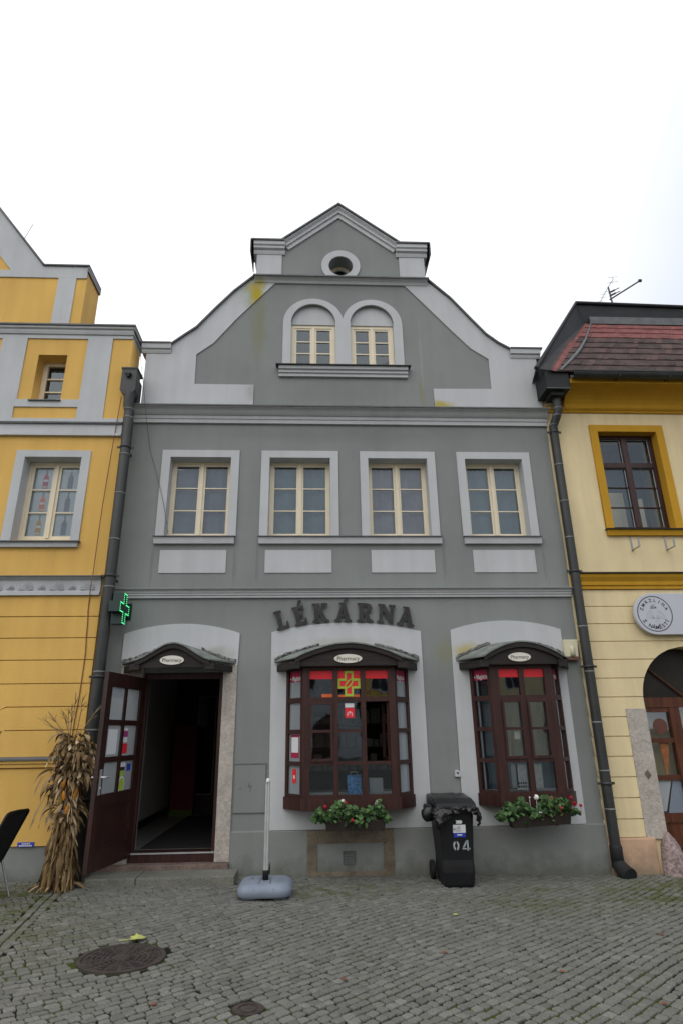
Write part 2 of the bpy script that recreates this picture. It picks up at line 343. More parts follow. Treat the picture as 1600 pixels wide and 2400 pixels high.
def arc(cx, cz, r, a0, a1, n=20, rz=None): return [(cx+r*math.cos(a0+(a1-a0)*i/n), cz+(rz or r)*math.sin(a0+(a1-a0)*i/n)) for i in range(n+1)]
def text_mesh(s, size, extrude=0.001, align='CENTER', squeeze=1.0, bold=0.0, shear=0):
    cu = bpy.data.curves.new('txt', 'FONT'); cu.body = s; cu.size = size; cu.extrude = extrude; cu.align_x = align; cu.align_y = 'CENTER'; cu.offset = bold; cu.shear = shear
    cu.resolution_u = 3
    me = curve_mesh(cu); me.materials.clear(); me.transform(Matrix.Diagonal((squeeze, 1, 1, 1)))
    return me
def text(name, s, size, pos, material, parent, rotz=0.0, tilt=0.0, **k):  # rotz turns the text plane about z, tilt in its plane
    me = text_mesh(s, size, **k)
    me.transform(Matrix.Translation(pos) @ Matrix.Rotation(rotz, 4, 'Z') @ ROTX @ Matrix.Rotation(tilt, 4, 'Z'))
    return link_mesh(me, name, material, parent)

def gz(x): return -0.018*x

# ------------------------------------------------------------------ ground
CO = (-1.41, -2.45+0.0); 
mb = MB(); S = 400
G_N = 40
xs = [-S, -60, -20, -9, 10, 20, 60, S]; ys = [-S, -60, -20, -9, 0.6, 12, 60, S]
def gz_far(x): return gz(max(-20, min(20, x)))-0.0125
for i in range(len(xs)-1):
    for j in range(len(ys)-1):
        a, b, c, d = xs[i], xs[i+1], ys[j], ys[j+1]
        mb.quad((a, c, gz_far(a)), (b, c, gz_far(b)), (b, d, gz_far(b)), (a, d, gz_far(a)))
def ground_mat():
    m = bpy.data.materials.new('mossy_joint_earth'); m.use_nodes = True; t = m.node_tree; b = t.nodes['Principled BSDF']; L = t.links.new
    b.inputs['Roughness'].default_value = 1.0; b.inputs['Specular IOR Level'].default_value = 0.1
    g = t.nodes.new('ShaderNodeNewGeometry')
    n1 = t.nodes.new('ShaderNodeTexNoise'); n1.inputs['Scale'].default_value = 2.2; n1.inputs['Detail'].default_value = 6; L(g.outputs['Position'], n1.inputs['Vector'])
    r = t.nodes.new('ShaderNodeValToRGB'); e = r.color_ramp.elements; L(n1.outputs['Fac'], r.inputs['Fac'])
    e[0].position = 0.47; e[0].color = (0.016, 0.016, 0.013, 1); e[1].position = 0.58; e[1].color = (0.05, 0.07, 0.012, 1)
    # beyond the built setts the same sheet carries their average tone
    sx = t.nodes.new('ShaderNodeSeparateXYZ'); L(g.outputs['Position'], sx.inputs[0])
    mr = t.nodes.new('ShaderNodeMapRange'); mr.inputs['From Min'].default_value = -5.7; mr.inputs['From Max'].default_value = -5.5; mr.inputs['To Min'].default_value = 1; mr.inputs['To Max'].default_value = 0
    L(sx.outputs[1], mr.inputs['Value'])
    v = t.nodes.new('ShaderNodeTexVoronoi'); v.inputs['Scale'].default_value = 9; v.feature = 'DISTANCE_TO_EDGE'; L(g.outputs['Position'], v.inputs['Vector'])
    r2 = t.nodes.new('ShaderNodeValToRGB'); L(v.outputs['Distance'], r2.inputs['Fac']); r2.color_ramp.elements[0].color = (0.03, 0.03, 0.025, 1); r2.color_ramp.elements[1].position = 0.12; r2.color_ramp.elements[1].color = (0.13, 0.13, 0.12, 1)
    x = t.nodes.new('ShaderNodeMix'); x.data_type = 'RGBA'; L(mr.outputs[0], x.inputs[0]); L(r.outputs[0], x.inputs[6]); L(r2.outputs[0], x.inputs[7])
    L(x.outputs[2], b.inputs['Base Color']); return m
tag(mb.build('ground', ground_mat(), recalc=False), kind='structure')

def sett_mat():
    m = bpy.data.materials.new('granite_setts'); m.use_nodes = True; t = m.node_tree; b = t.nodes['Principled BSDF']; L = t.links.new
    b.inputs['Roughness'].default_value = 0.75; b.inputs['Specular IOR Level'].default_value = 0.3
    g = t.nodes.new('ShaderNodeNewGeometry'); a = t.nodes.new('ShaderNodeAttribute'); a.attribute_name = 'rnd'
    r = t.nodes.new('ShaderNodeValToRGB'); L(a.outputs['Fac'], r.inputs['Fac']); e = r.color_ramp.elements
    e[0].position = 0; e[0].color = (0.12, 0.121, 0.106, 1); e[1].position = 1; e[1].color = (0.205, 0.204, 0.183, 1)
    q = e.new(0.5); q.color = (0.155, 0.155, 0.138, 1)
    def nz(s, d=4):
        n = t.nodes.new('ShaderNodeTexNoise'); n.inputs['Scale'].default_value = s; n.inputs['Detail'].default_value = d; L(g.outputs['Position'], n.inputs['Vector']); return n.outputs['Fac']
    def mr_(v, a0, a1, b0, b1):
        n = t.nodes.new('ShaderNodeMapRange'); n.interpolation_type = 'SMOOTHSTEP'; L(v, n.inputs['Value'])
        for k, q_ in zip(('From Min', 'From Max', 'To Min', 'To Max'), (a0, a1, b0, b1)): n.inputs[k].default_value = q_
        return n.outputs[0]
    def mix(f, c1, c2, mode='MIX'):
        x = t.nodes.new('ShaderNodeMix'); x.data_type = 'RGBA'; x.blend_type = mode
        L(f, x.inputs[0]) if not isinstance(f, float) else setattr(x.inputs[0], 'default_value', f)
        for s, i in ((c1, 6), (c2, 7)):
            if isinstance(s, tuple): x.inputs[i].default_value = s
            else: L(s, x.inputs[i])
        return x.outputs[2]
    grain = t.nodes.new('ShaderNodeValToRGB'); L(nz(90, 3), grain.inputs['Fac']); grain.color_ramp.elements[0].position = 0.3; grain.color_ramp.elements[0].color = (0.72, 0.72, 0.72, 1); grain.color_ramp.elements[1].position = 0.7; grain.color_ramp.elements[1].color = (1.25, 1.25, 1.25, 1)
    c = mix(1.0, r.outputs[0], grain.outputs[0], 'MULTIPLY')
    # moss film: patches where the pavement stays wet
    tot = None
    for (cx, cy_, rx, ry, amt) in [(4.2, -0.9, 1.9, 1.0, 1.0), (0.2, -0.75, 1.1, 0.5, 0.8), (2.6, -0.7, 0.6, 0.3, 0.6), (-3.4, -1.3, 1.4, 1.4, 1.0), (-2.4, -2.2, 1.0, 1.2, 0.45), (2.4, -1.3, 1.4, 0.7, 0.5)]:
        sub = t.nodes.new('ShaderNodeVectorMath'); sub.operation = 'SUBTRACT'; L(g.outputs['Position'], sub.inputs[0]); sub.inputs[1].default_value = (cx, cy_, 0)
        ml = t.nodes.new('ShaderNodeVectorMath'); ml.operation = 'MULTIPLY'; L(sub.outputs[0], ml.inputs[0]); ml.inputs[1].default_value = (1/rx, 1/ry, 0)
        ln = t.nodes.new('ShaderNodeVectorMath'); ln.operation = 'LENGTH'; L(ml.outputs[0], ln.inputs[0])
        v = mr_(ln.outputs['Value'], 0.2, 1.1, amt, 0)
        if tot is None: tot = v
        else:
            ad = t.nodes.new('ShaderNodeMath'); ad.operation = 'MAXIMUM'; L(tot, ad.inputs[0]); L(v, ad.inputs[1]); tot = ad.outputs[0]
    mu = t.nodes.new('ShaderNodeMath'); mu.operation = 'MULTIPLY'; L(tot, mu.inputs[0]); L(mr_(nz(6, 6), 0.42, 0.62, 0.1, 1.0), mu.inputs[1])
    c = mix(mu.outputs[0], c, (0.075, 0.088, 0.024, 1))
    pale = mr_(nz(0.9, 3), 0.5, 0.75, 0, 0.25); c = mix(pale, c, (0.2, 0.2, 0.19, 1))
    L(c, b.inputs['Base Color'])
    bp = t.nodes.new('ShaderNodeBump'); bp.inputs['Strength'].default_value = 0.5; bp.inputs['Distance'].default_value = 0.01; L(nz(60, 5), bp.inputs['Height']); L(bp.outputs[0], b.inputs['Normal'])
    return m
MH, MS = (-1.43, -2.78, 0.33), (-0.388, -3.72, 0.09)     # the two iron covers: x, y, radius
def setts():
    rr = random.Random(3); mb = MB(); th = R(40); ca, sa = math.cos(th), math.sin(th)
    pitch = 0.076
    def warp(a, b):
        x, y = ca*a-sa*b, sa*a+ca*b
        k = 1/(1+math.exp((x+0.4)*1.6))                     # the rows wander more on the left
        x += (0.02+0.05*k)*math.sin(1.9*y+0.7*x)+0.012*math.sin(3.9*x+1.1)
        y += (0.03+0.10*k)*math.sin(1.5*x+0.4)+0.014*math.sin(3.3*y-x)
        return x, y-4.0
    V, Fc, Rn = mb.v, mb.f, mb.r
    p0, p1 = Vector((-2.78, -0.4)), Vector((-2.15, -4.6)); ld = (p1-p0).normalized(); ln_ = Vector((-ld.y, ld.x))
    def stone(cor, wf, cmin=0.05, cmax=0.2, tone=None):
        oct_ = []
        for k in range(4):
            p, n_, pv = Vector(cor[k]), Vector(cor[(k+1) % 4]), Vector(cor[k-1])
            c_ = rr.uniform(cmin, cmax); oct_ += [p.lerp(pv, c_), p.lerp(n_, c_)]
        cen = sum(oct_, Vector((0, 0)))/8
        hz = rr.uniform(-0.004, 0.002); tx, ty = rr.uniform(-.03, .03), rr.uniform(-.03, .03)
        n0 = len(V)
        for ins, dz in ((1.0, -0.024), (1.0, -0.0045), (0.9, 0.0)):
            for p in oct_:
                q = cen+(p-cen)*ins; x, y = wf(q.x, q.y)
                V.append((x, y, gz(x)+hz+dz+(q.x-cen.x)*tx+(q.y-cen.y)*ty))
        for r_ in range(2):
            for k in range(8): Fc.append((n0+r_*8+k, n0+r_*8+(k+1) % 8, n0+r_*8+8+(k+1) % 8, n0+r_*8+8+k))
        Fc.append(tuple(n0+16+k for k in range(8)))
        c = min(1, max(0, rr.gauss(0.5, 0.2))) if tone is None else tone; Rn.extend([c]*17)
    for j in range(-100, 110):
        b0 = j*pitch; a = -8.5+rr.random()*0.1
        while a < 8.5:
            ln = rr.uniform(0.062, 0.098); a1 = a+ln
            cx, cy_ = warp(a+ln/2, b0+pitch/2)
            a0 = a; a = a1
            if not (-5.6 < cy_ < 0.02) or abs(cx-0.45) > 5.3+0.42*min(0, cy_+0.5): continue
            if cy_ > -0.19 and cx < -2.8: continue
            if any((cx-q[0])**2+(cy_-q[1])**2 < (q[2]+0.025)**2 for q in (MH, MS)): continue
            v = Vector((cx, cy_))-p0
            if 0 < v.dot(ld) < 4.2 and abs(v.dot(ln_)) < 0.092: continue
            ga, gb = rr.uniform(0.0015, 0.005), rr.uniform(0.0055, 0.0105); jt = 0.006; sk = rr.uniform(-0.009, 0.009)
            cor = [(a0+ga, b0+gb), (a1-ga, b0+gb), (a1-ga+sk, b0+pitch-gb), (a0+ga+sk, b0+pitch-gb)]
            stone([(p+rr.uniform(-jt, jt), q+rr.uniform(-jt, jt)) for p, q in cor], warp)
    for s_ in (-1, 1):                                       # two straight courses mark the seam between the two houses' paving
        u = 0.0
        while u < 4.2:
            l = rr.uniform(0.055, 0.095); q = [(u+.003, s_*0.042-0.033), (u+l-.005, s_*0.042-0.033), (u+l-.005, s_*0.042+0.033), (u+.003, s_*0.042+0.033)]; u += l
            stone([(x+rr.uniform(-.006, .006), y+rr.uniform(-.008, .008)) for x, y in q], lambda x, y: tuple(p0+ld*x+ln_*y))
    mb.smooth = [False]*len(mb.f)
    return tag(mb.build('cobbled_pavement', sett_mat(), recalc=False), kind='structure')
setts()

# ================================================================== GREY HOUSE
house = thing('townhouse', (0.45, 0, 0), 'narrow grey gabled townhouse with pale trim and a pharmacy between the yellow and cream houses', 'house')
H = house
LX, RX = -2.79, 3.64
WIN = [(-2.11, -1.211), (-0.648, 0.26), (0.822, 1.722), (2.292, 3.178)]
WZ0, WZ1 = 4.25, 5.485
holes = [rect(a, b, WZ0, WZ1) for a, b in WIN]
holes += [rect(-2.2, -1.165, -0.05, 2.37), rect(-0.25, 1.18, 0.9, 2.36), rect(2.2, 3.2, 0.9, 2.36)]
plate('facade_wall', rect(LX, RX, -0.12, 6.3), holes, 0, 0.35, M['grey'], H)
GX = 0.455
gl_out = [(-2.63, 6.3), (-2.63, 7.44), (-2.25, 7.44), (-2.069, 7.6), (-1.868, 7.77), (-1.589, 8.14), (-1.3, 8.5), (-0.96, 8.84), (-0.96, 9.45), (-0.53, 9.55), (0.44, 10.39),
          (1.47, 9.56), (1.9, 9.45), (1.9, 8.84), (2.285, 8.44), (2.571, 8.06), (2.824, 7.73), (3.017, 7.56), (3.2, 7.45), (3.62, 7.45), (3.62, 6.3)]
def arch_open(cx, hw, z0, zs, r): return [(cx-hw, z0), (cx+hw, z0)]+arc(cx, zs, hw, 0, math.pi, 18, r)
AO = [arch_open(0.001, 0.363, 7.09, 7.92, 0.374), arch_open(0.96, 0.358, 7.09, 7.92, 0.374)]
OC = (0.465, 9.095)
plate('gable_wall', gl_out, AO+[arc(OC[0], OC[1], 0.206, 0, 2*math.pi, 28)[:-1]], 0, 0.36, M['grey'], H)
# pale border of the gable, 2 cm proud
border = [(-2.632, 6.29), (-2.632, 7.3), (-2.24, 7.3), (-2.24, 7.45), (-2.069, 7.6), (-1.868, 7.77), (-1.589, 8.14), (-1.3, 8.5), (-0.98, 8.82), (1.9, 8.82), (2.285, 8.44), (2.571, 8.06), (2.824, 7.73), (3.017, 7.56), (3.19, 7.46), (3.19, 7.3), (3.622, 7.3), (3.622, 6.29),
          (1.904, 6.29), (1.904, 6.7), (2.834, 6.708), (2.838, 7.267), (2.562, 7.466), (2.279, 7.799), (1.949, 8.203), (1.525, 8.714), (-0.64, 8.70), (-0.983, 8.288), (-1.232, 7.99), (-1.593, 7.493), (-1.85, 7.277), (-1.845, 6.733), (-0.925, 6.733), (-0.925, 6.29)]
plate('gable_border', border, [], -0.02, 0.0, M['trim'], H)
# pilaster blocks and pediment mouldings
for x0, x1 in ((-0.962, -0.536), (1.468, 1.902)):
    mb = MB(); mb.box(x0, x1, -0.02, 0.0, 8.84, 9.3); 
    mb.extx([(0.37, 9.3), (-0.03, 9.3), (-0.045, 9.34), (-0.045, 9.37), (-0.085, 9.39), (-0.085, 9.43), (-0.11, 9.45), (-0.11, 9.52), (0.37, 9.52)], x0-0.05, x1+0.05)
    mb.build('gable_pilaster', M['trim'], H)
mb = MB(); PR = [(-0.53, 9.53), (0.44, 10.355), (1.47, 9.53)]
mb.sweep(PR, [(-0.16, 0.0), (-0.16, -0.03), (-0.09, -0.03), (-0.09, -0.06), (-0.05, -0.06), (-0.02, -0.1), (0.0, -0.1), (0.0, 0.0)])
mb.build('pediment_moulding', M['trim'], H)
# shoulder caps, mid ledge
for x0, x1 in ((-2.70, -2.245), (3.195, 3.69)):
    mb = MB(); mb.extx([(0.37, 7.28), (-0.03, 7.28), (-0.045, 7.31), (-0.045, 7.34), (-0.075, 7.35), (-0.085, 7.43), (0.37, 7.43)], x0, x1); mb.build('shoulder_cap', M['trim'], H)
mb = MB(); mb.extx([(-0.001, 8.70), (-0.03, 8.70), (-0.05, 8.74), (-0.1, 8.78), (-0.11, 8.8), (-0.0, 8.84)], -0.98, 1.92); mb.build('gable_ledge', M['trim'], H)
mb = MB()   # sheet metal copings
cop = [(0.0, -0.1), (0.03, -0.1), (0.03, 0.42), (0.0, 0.42)]
mb.sweep([(-2.25, 7.44), (-2.069, 7.6), (-1.868, 7.77), (-1.589, 8.14), (-1.3, 8.5), (-0.962, 8.84)], [(0.0, -0.06), (0.025, -0.06), (0.025, 0.42), (0.0, 0.42)])
mb.sweep([(1.902, 8.84), (2.285, 8.44), (2.571, 8.06), (2.824, 7.73), (3.017, 7.56), (3.2, 7.445)], [(0.0, -0.06), (0.025, -0.06), (0.025, 0.42), (0.0, 0.42)])
mb.box(-2.73, -2.247, -0.1, 0.42, 7.431, 7.455); mb.box(3.197, 3.72, -0.1, 0.42, 7.431, 7.455)
mb.extx([(0.0, 8.845), (-0.125, 8.8), (-0.125, 8.775), (-0.112, 8.775), (-0.112, 8.795), (0.0, 8.835)], -1.0, 1.94)
mb.sweep([(-0.535, 9.53), (0.44, 10.36), (1.475, 9.53)], [(0.002, -0.13), (0.027, -0.13), (0.027, 0.42), (0.002, 0.42)])
for x0, x1, s_ in ((-1.055, -0.49, -1), (1.42, 1.995, 1)):
    mb.box(x0, x1, -0.135, 0.42, 9.521, 9.548)
    e = x0 if s_ < 0 else x1
    mb.box(min(e, e+0.015*s_), max(e, e+0.015*s_), -0.12, 0.42, 9.3, 9.547)
mb.build('metal_coping', M['flash'], H)
# oculus
mb = MB(); plate('oculus_surround', arc(OC[0], OC[1], 0.33, 0, 2*math.pi, 36)[:-1], [arc(OC[0], OC[1], 0.206, 0, 2*math.pi, 28)[:-1]], -0.022, 0.0, M['trim'], H)
oc = plate('oculus_window', arc(OC[0], OC[1], 0.205, 0, 2*math.pi, 28)[:-1], [arc(OC[0], OC[1], 0.15, 0, 2*math.pi, 28)[:-1]], 0.24, 0.28, M['frame'], H)
mb = MB(); mb.prism(arc(OC[0], OC[1], 0.151, 0, 2*math.pi, 28)[:-1], 0.262, 0.268); mb.build('pane', M['glass'], oc)
# cornice and string course
mb = MB(); mb.extx([(0, 6.045), (-0.04, 6.045), (-0.04, 6.105), (-0.055, 6.11), (-0.055, 6.16), (-0.075, 6.165), (-0.1, 6.185), (-0.13, 6.22), (-0.16, 6.24), (-0.185, 6.244), (-0.185, 6.262), (0, 6.29)], -2.71, 3.64); mb.build('main_cornice', M['trim'], H)
mb = MB(); mb.extx([(-0.001, 6.30), (-0.205, 6.275), (-0.205, 6.255), (-0.19, 6.255), (-0.19, 6.266), (-0.001, 6.291)], -2.72, 3.66); mb.build('cornice_flashing', M['flash'], H)
mb = MB(); mb.extx([(0, 3.355), (-0.04, 3.355), (-0.04, 3.385), (-0.055, 3.39), (-0.055, 3.415), (-0.07, 3.42), (-0.07, 3.44), (-0.1, 3.465), (0, 3.495)], -2.7, 3.635); mb.build('string_course', M['trim'], H)
mb = MB(); mb.extx([(-0.001, 3.505), (-0.115, 3.475), (-0.115, 3.462), (-0.102, 3.462), (-0.102, 3.468), (-0.001, 3.497)], -2.7, 3.635); mb.build('string_course_flashing', M['grey'], H)

def window(par, x0, x1, z0, z1, y, rows=3, fmat='frame', gmat='glassup', cmat=None, fw=0.036, sash=0.03, mull=0.046, bar=0.017, cy=None, room=True, cdrop=0.0):
    mb = MB(); d = 0.05
    mb.box(x0, x0+fw, y, y+d+0.03, z0, z1); mb.box(x1-fw, x1, y, y+d+0.03, z0, z1)
    mb.box(x0+fw, x1-fw, y+0.001, y+d+0.03, z1-fw, z1); mb.box(x0+fw, x1-fw, y+0.001, y+d+0.03, z0, z0+fw)
    xm = (x0+x1)/2
    mb.box(xm-mull/2, xm+mull/2, y-0.012, y+d, z0+fw, z1-fw)
    gv = MB()
    for a, b in ((x0+fw, xm-mull/2), (xm+mull/2, x1-fw)):
        za, zb = z0+fw, z1-fw
        mb.box(a, a+sash, y+0.012, y+d, za, zb); mb.box(b-sash, b, y+0.012, y+d, za, zb)
        mb.box(a+sash, b-sash, y+0.013, y+d, za, za+sash); mb.box(a+sash, b-sash, y+0.013, y+d, zb-sash, zb)
        for k in range(1, rows):
            zc = za+sash+(zb-za-2*sash)*k/rows
            mb.box(a+sash, b-sash, y+0.014, y+0.04, zc-bar/2, zc+bar/2)
        gv.quad((a+sash, y+0.03, za+sash), (b-sash, y+0.03, za+sash), (b-sash, y+0.03, zb-sash), (a+sash, y+0.03, zb-sash))
    o = mb.build('window', M[fmat], par)
    gv.build('pane', M[gmat], o, recalc=False)
    if cmat:
        c = MB(); n = 60; yy = cy or y+0.11
        pts = []
        ph = random.random()*6
        for i in range(n+1):
            x = x0+(x1-x0)*i/n; pts.append((x, yy+0.010*math.sin(i*0.55+ph+1.5*math.sin(i*0.11+ph))+0.02*math.sin(i*0.17+2*ph)))
        for i in range(n):
            c.add([(pts[i][0], pts[i][1], z0), (pts[i+1][0], pts[i+1][1], z0), (pts[i+1][0], pts[i+1][1], z1-cdrop), (pts[i][0], pts[i][1], z1-cdrop)], [(0, 1, 2, 3)], 0.5, True)
        c.build('curtain', M[cmat], o, recalc=False)
    return o
for i, (a, b) in enumerate(WIN):
    plate('window_surround', rect(a-0.118, b+0.118, WZ0, WZ1+0.11), [rect(a+0.001, b-0.001, WZ0-0.001+0.002, WZ1-0.001)], -0.022, 0.0, M['trim'], H)
    # pale painted reveals
    mb = MB(); mb.box(a, a+0.004, -0.0215, 0.17, WZ0, WZ1); mb.box(b-0.004, b, -0.0215, 0.17, WZ0, WZ1); mb.box(a+0.004, b-0.004, -0.0215, 0.17, WZ1-0.004, WZ1)
    mb.build('window_reveal', M['trim'], H)
    window(H, a+0.005, b-0.005, WZ0+0.03, WZ1-0.005, 0.17, cmat=('curtainA', 'curtainB', 'curtainC', 'curtainB')[i])
for a, b in ((-2.245, -1.1), (-0.78, 1.864), (2.175, 3.32)):
    mb = MB(); mb.extx([(0, 4.13), (-0.05, 4.13), (-0.065, 4.22), (0, 4.23)], a+0.012, b-0.012); o = mb.build('window_sill', M['trim'], H)
    mb = MB(); mb.extx([(0.17, 4.262), (-0.085, 4.236), (-0.085, 4.222), (-0.075, 4.222), (-0.075, 4.23), (0.17, 4.254)], a, b)
    mb.build('sill_flashing', M['flash'], o)
for a, b in ((-2.138, -1.212), (-0.671, 0.269), (0.831, 1.739), (2.296, 3.196)):
    mb = MB(); mb.box(a, b, -0.012, 0, 3.712, 4.042); mb.build('parapet_panel', M['trim'], H)
# twin arched gable windows
plate('arched_window_surround', [(-0.492, 7.09), (1.462, 7.09), (1.458, 7.92)]+arc(0.966, 7.92, 0.49, 0.02, math.pi-0.02, 22, 0.478)+arc(0.0, 7.92, 0.49, 0.02, math.pi, 22, 0.478)[1:], AO, -0.02, 0.0, M['trim'], H)
for cx, hw in ((0.001, 0.363), (0.96, 0.358)):
    mb = MB(); mb.prism([(cx-hw+0.001, 7.93), (cx+hw-0.001, 7.93)]+arc(cx, 7.931, hw-0.001, 0.02, math.pi-0.02, 18, 0.362), 0.055, 0.3); mb.build('arch_tympanum', M['trim'], H)
    mb = MB(); mb.box(cx-hw, cx-hw+0.004, -0.019, 0.07, 7.09, 7.92); mb.build('window_reveal', M['trim'], H); mb = MB(); mb.box(cx+hw-0.004, cx+hw, -0.019, 0.07, 7.09, 7.92); mb.build('window_reveal', M['trim'], H)
    window(H, cx-hw+0.005, cx+hw-0.005, 7.085, 7.93, 0.075, cmat=None, fw=0.055, bar=0.02)
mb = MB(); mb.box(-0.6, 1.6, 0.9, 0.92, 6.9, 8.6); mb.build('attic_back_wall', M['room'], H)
mb = MB(); mb.extx([(0, 6.885), (-0.045, 6.885), (-0.045, 6.935), (-0.07, 6.94), (-0.07, 6.985), (-0.1, 6.99), (-0.11, 7.04), (0, 7.055)], -0.54, 1.5); o = mb.build('gable_sill', M['trim'], H)
mb = MB(); mb.extx([(0.12, 7.085), (-0.135, 7.058), (-0.135, 7.04), (-0.122, 7.04), (-0.122, 7.05), (0.12, 7.075)], -0.585, 1.545); mb.build('sill_flashing', M['darkflash'], o)
# body behind the facade: side walls, back wall, roof, floors
mb = MB()
mb.box(LX, LX+0.1, 0.35, 9, -0.12, 6.3); mb.box(RX-0.1, RX, 0.35, 9, -0.12, 6.3); mb.box(LX, RX, 9, 9.2, -0.12, 6.3)
mb.build('side_and_back_walls', M['grey'], H)
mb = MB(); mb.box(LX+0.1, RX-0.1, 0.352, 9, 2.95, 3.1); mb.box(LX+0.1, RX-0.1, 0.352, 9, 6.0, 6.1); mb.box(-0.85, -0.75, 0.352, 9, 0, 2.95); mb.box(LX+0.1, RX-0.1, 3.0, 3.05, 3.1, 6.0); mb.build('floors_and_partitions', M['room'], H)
mb = MB()
mb.add([(-2.8, 0.36, 6.2), (GX, 0.36, 9.3), (3.64, 0.36, 6.2), (-2.8, 9.3, 6.2), (GX, 9.3, 9.3), (3.64, 9.3, 6.2)], [(0, 1, 4, 3), (1, 2, 5, 4), (3, 4, 5)])
mb.build('roof', M['tileR'], H, recalc=False)
# plinth
mb = MB()
for a, b in ((-0.985, -0.058), (0.997, 3.64)):
    mb = MB(); mb.extx([(0, -0.12), (-0.03, -0.12), (-0.03, 0.475), (-0.002, 0.49), (0, 0.49)], a, b); mb.build('plinth', M['plinth'], H)
mb = MB(); mb.extx([(0, -0.12), (-0.03, -0.12), (-0.03, 0.475), (-0.002, 0.49), (0, 0.49)], -2.79, -2.5); mb.build('plinth', M['plinth'], H)
mb = MB(); mb.box(0.055, 0.87, -0.022, 0, 0.0, 0.335); mb.build('cellar_infill', M['plinth'], H)
mb = MB()
mb.prism([(-0.058, 0.34), (0.057, 0.335), (0.06, 0.1), (0.045, -0.1), (-0.058, -0.1)], -0.034, 0); mb.prism([(0.868, 0.33), (0.996, 0.34), (0.996, -0.1), (0.85, -0.1), (0.862, 0.1)], -0.034, 0); mb.box(-0.058, 0.996, -0.033, 0, 0.336, 0.478); mb.box(0.05, 0.86, -0.036, 0, -0.1, 0.035)
mb.build('stone_cellar_frame', M['brownstone'], H)
mb = MB(); mb.box(0.373, 0.524, -0.032, -0.022, 0.1, 0.115); mb.box(0.373, 0.524, -0.032, -0.022, 0.237, 0.252); mb.box(0.373, 0.386, -0.032, -0.022, 0.115, 0.237); mb.box(0.511, 0.524, -0.032, -0.022, 0.115, 0.237)
for k in range(7): mb.box(0.386, 0.511, -0.028, -0.022, 0.121+k*0.017, 0.129+k*0.017)
mb.build('cellar_vent', M['flash'], H)
# surrounds of the ground floor openings, shallow segmental tops
def seg_top(x0, x1, zs, zt, n=16):
    c = (x0+x1)/2; hw = (x1-x0)/2; h = zt-zs; r = (hw*hw+h*h)/(2*h); a = math.asin(hw/r)
    return [(c+r*math.sin(a-2*a*i/n), zt-r+r*math.cos(a-2*a*i/n)) for i in range(n+1)]
plate('door_surround', [(-2.505, 2.46), (-0.985, 2.46)]+seg_top(-2.505, -0.975, 2.876, 3.006), [rect(-2.2, -1.166, 2.461, 2.47)], -0.022, 0, M['trim'], H)
plate('bay_surround', [(-0.53, 0.49), (1.475, 0.49)]+seg_top(-0.55, 1.472, 2.885, 3.008), [rect(-0.25, 1.18, 0.9, 2.36)], -0.02, 0, M['trim'], H)
plate('bay_surround', [(1.868, 0.49), (3.41, 0.49)]+seg_top(1.885, 3.418, 2.9, 3.024), [rect(2.2, 3.2, 0.9, 2.36)], -0.02, 0, M['trim'], H)
# stone jambs + steps
mb = MB(); mb.box(-1.166, -0.987, -0.03, 0.33, 0.165, 2.459); mb.build('stone_jamb', M['stone'], H, bevel=0.006)
mb = MB(); mb.box(-2.49, -2.201, -0.03, 0.33, 0.165, 2.459); mb.build('stone_jamb', M['stone'], H, bevel=0.006)
mb = MB(); mb.box(-2.49, -0.985, -0.12, 0.34, -0.1, 0.164); mb.build('threshold_stone', M['redstone'], H, bevel=0.01)
mb = MB(); mb.box(-2.5, -1.95, -0.52, -0.121, -0.08, 0.115); mb.box(-1.945, -0.86, -0.515, -0.121, -0.08, 0.113); mb.build('entrance_step', M['step'], H, bevel=0.014)
mb = MB(); mb.box(-2.199, -1.168, 0.03, 0.345, 0.166, 0.255); o = mb.build('door_sill', M['wood'], H)
mb = MB(); mb.box(-2.199, -1.168, 0.02, 0.06, 0.256, 0.27); mb.build('sill_strip', M['alu'], o)
mb = MB(); mb.box(-2.199, -2.15, 0.06, 0.14, 0.271, 2.36); mb.box(-1.217, -1.168, 0.06, 0.14, 0.271, 2.36); mb.box(-2.15, -1.217, 0.06, 0.14, 2.29, 2.36); mb.build('door_frame', M['wood'], H)
# hallway
mb = MB(); mb.box(-2.685, -2.65, 0.352, 4.4, 0.255, 2.7); mb.box(-0.88, -0.855, 0.352, 4.4, 0.255, 2.7); mb.box(-2.65, -0.88, 0.352, 4.4, 2.66, 2.7); mb.box(-2.65, -2.2, 0.3505, 0.36, 0.27, 2.66); mb.build('hall_wall', M['hallwall'], H)
mb = MB(); mb.box(-2.65, -0.88, 0.352, 4.4, 0.2, 0.254); mb.build('hall_floor', M['hallfloor'], H)
mb = MB(); mb.box(-2.649, -2.63, 0.37, 4.2, 0.255, 0.36); mb.build('hall_skirting', M['mat'], H)
yi = 4.2
mb = MB()
for a, b in ((-2.3, -2.2), (-1.86, -1.69), (-1.35, -1.25)): mb.box(a, b, yi, yi+0.08, 0.255, 2.3)
mb.box(-2.3, -1.25, yi, yi+0.08, 2.3, 2.42); mb.box(-2.2, -1.86, yi, yi+0.07, 0.255, 0.55); mb.box(-1.69, -1.35, yi, yi+0.07, 0.255, 0.55); mb.box(-2.3, -1.25, yi, yi+0.06, 2.42, 2.66)
mb.box(-2.65, -2.301, yi+0.01, yi+0.1, 0.255, 2.66); mb.box(-1.249, -0.88, yi+0.01, yi+0.1, 0.255, 2.66)
o = mb.build('inner_door', M['wood'], H)
mb = MB()
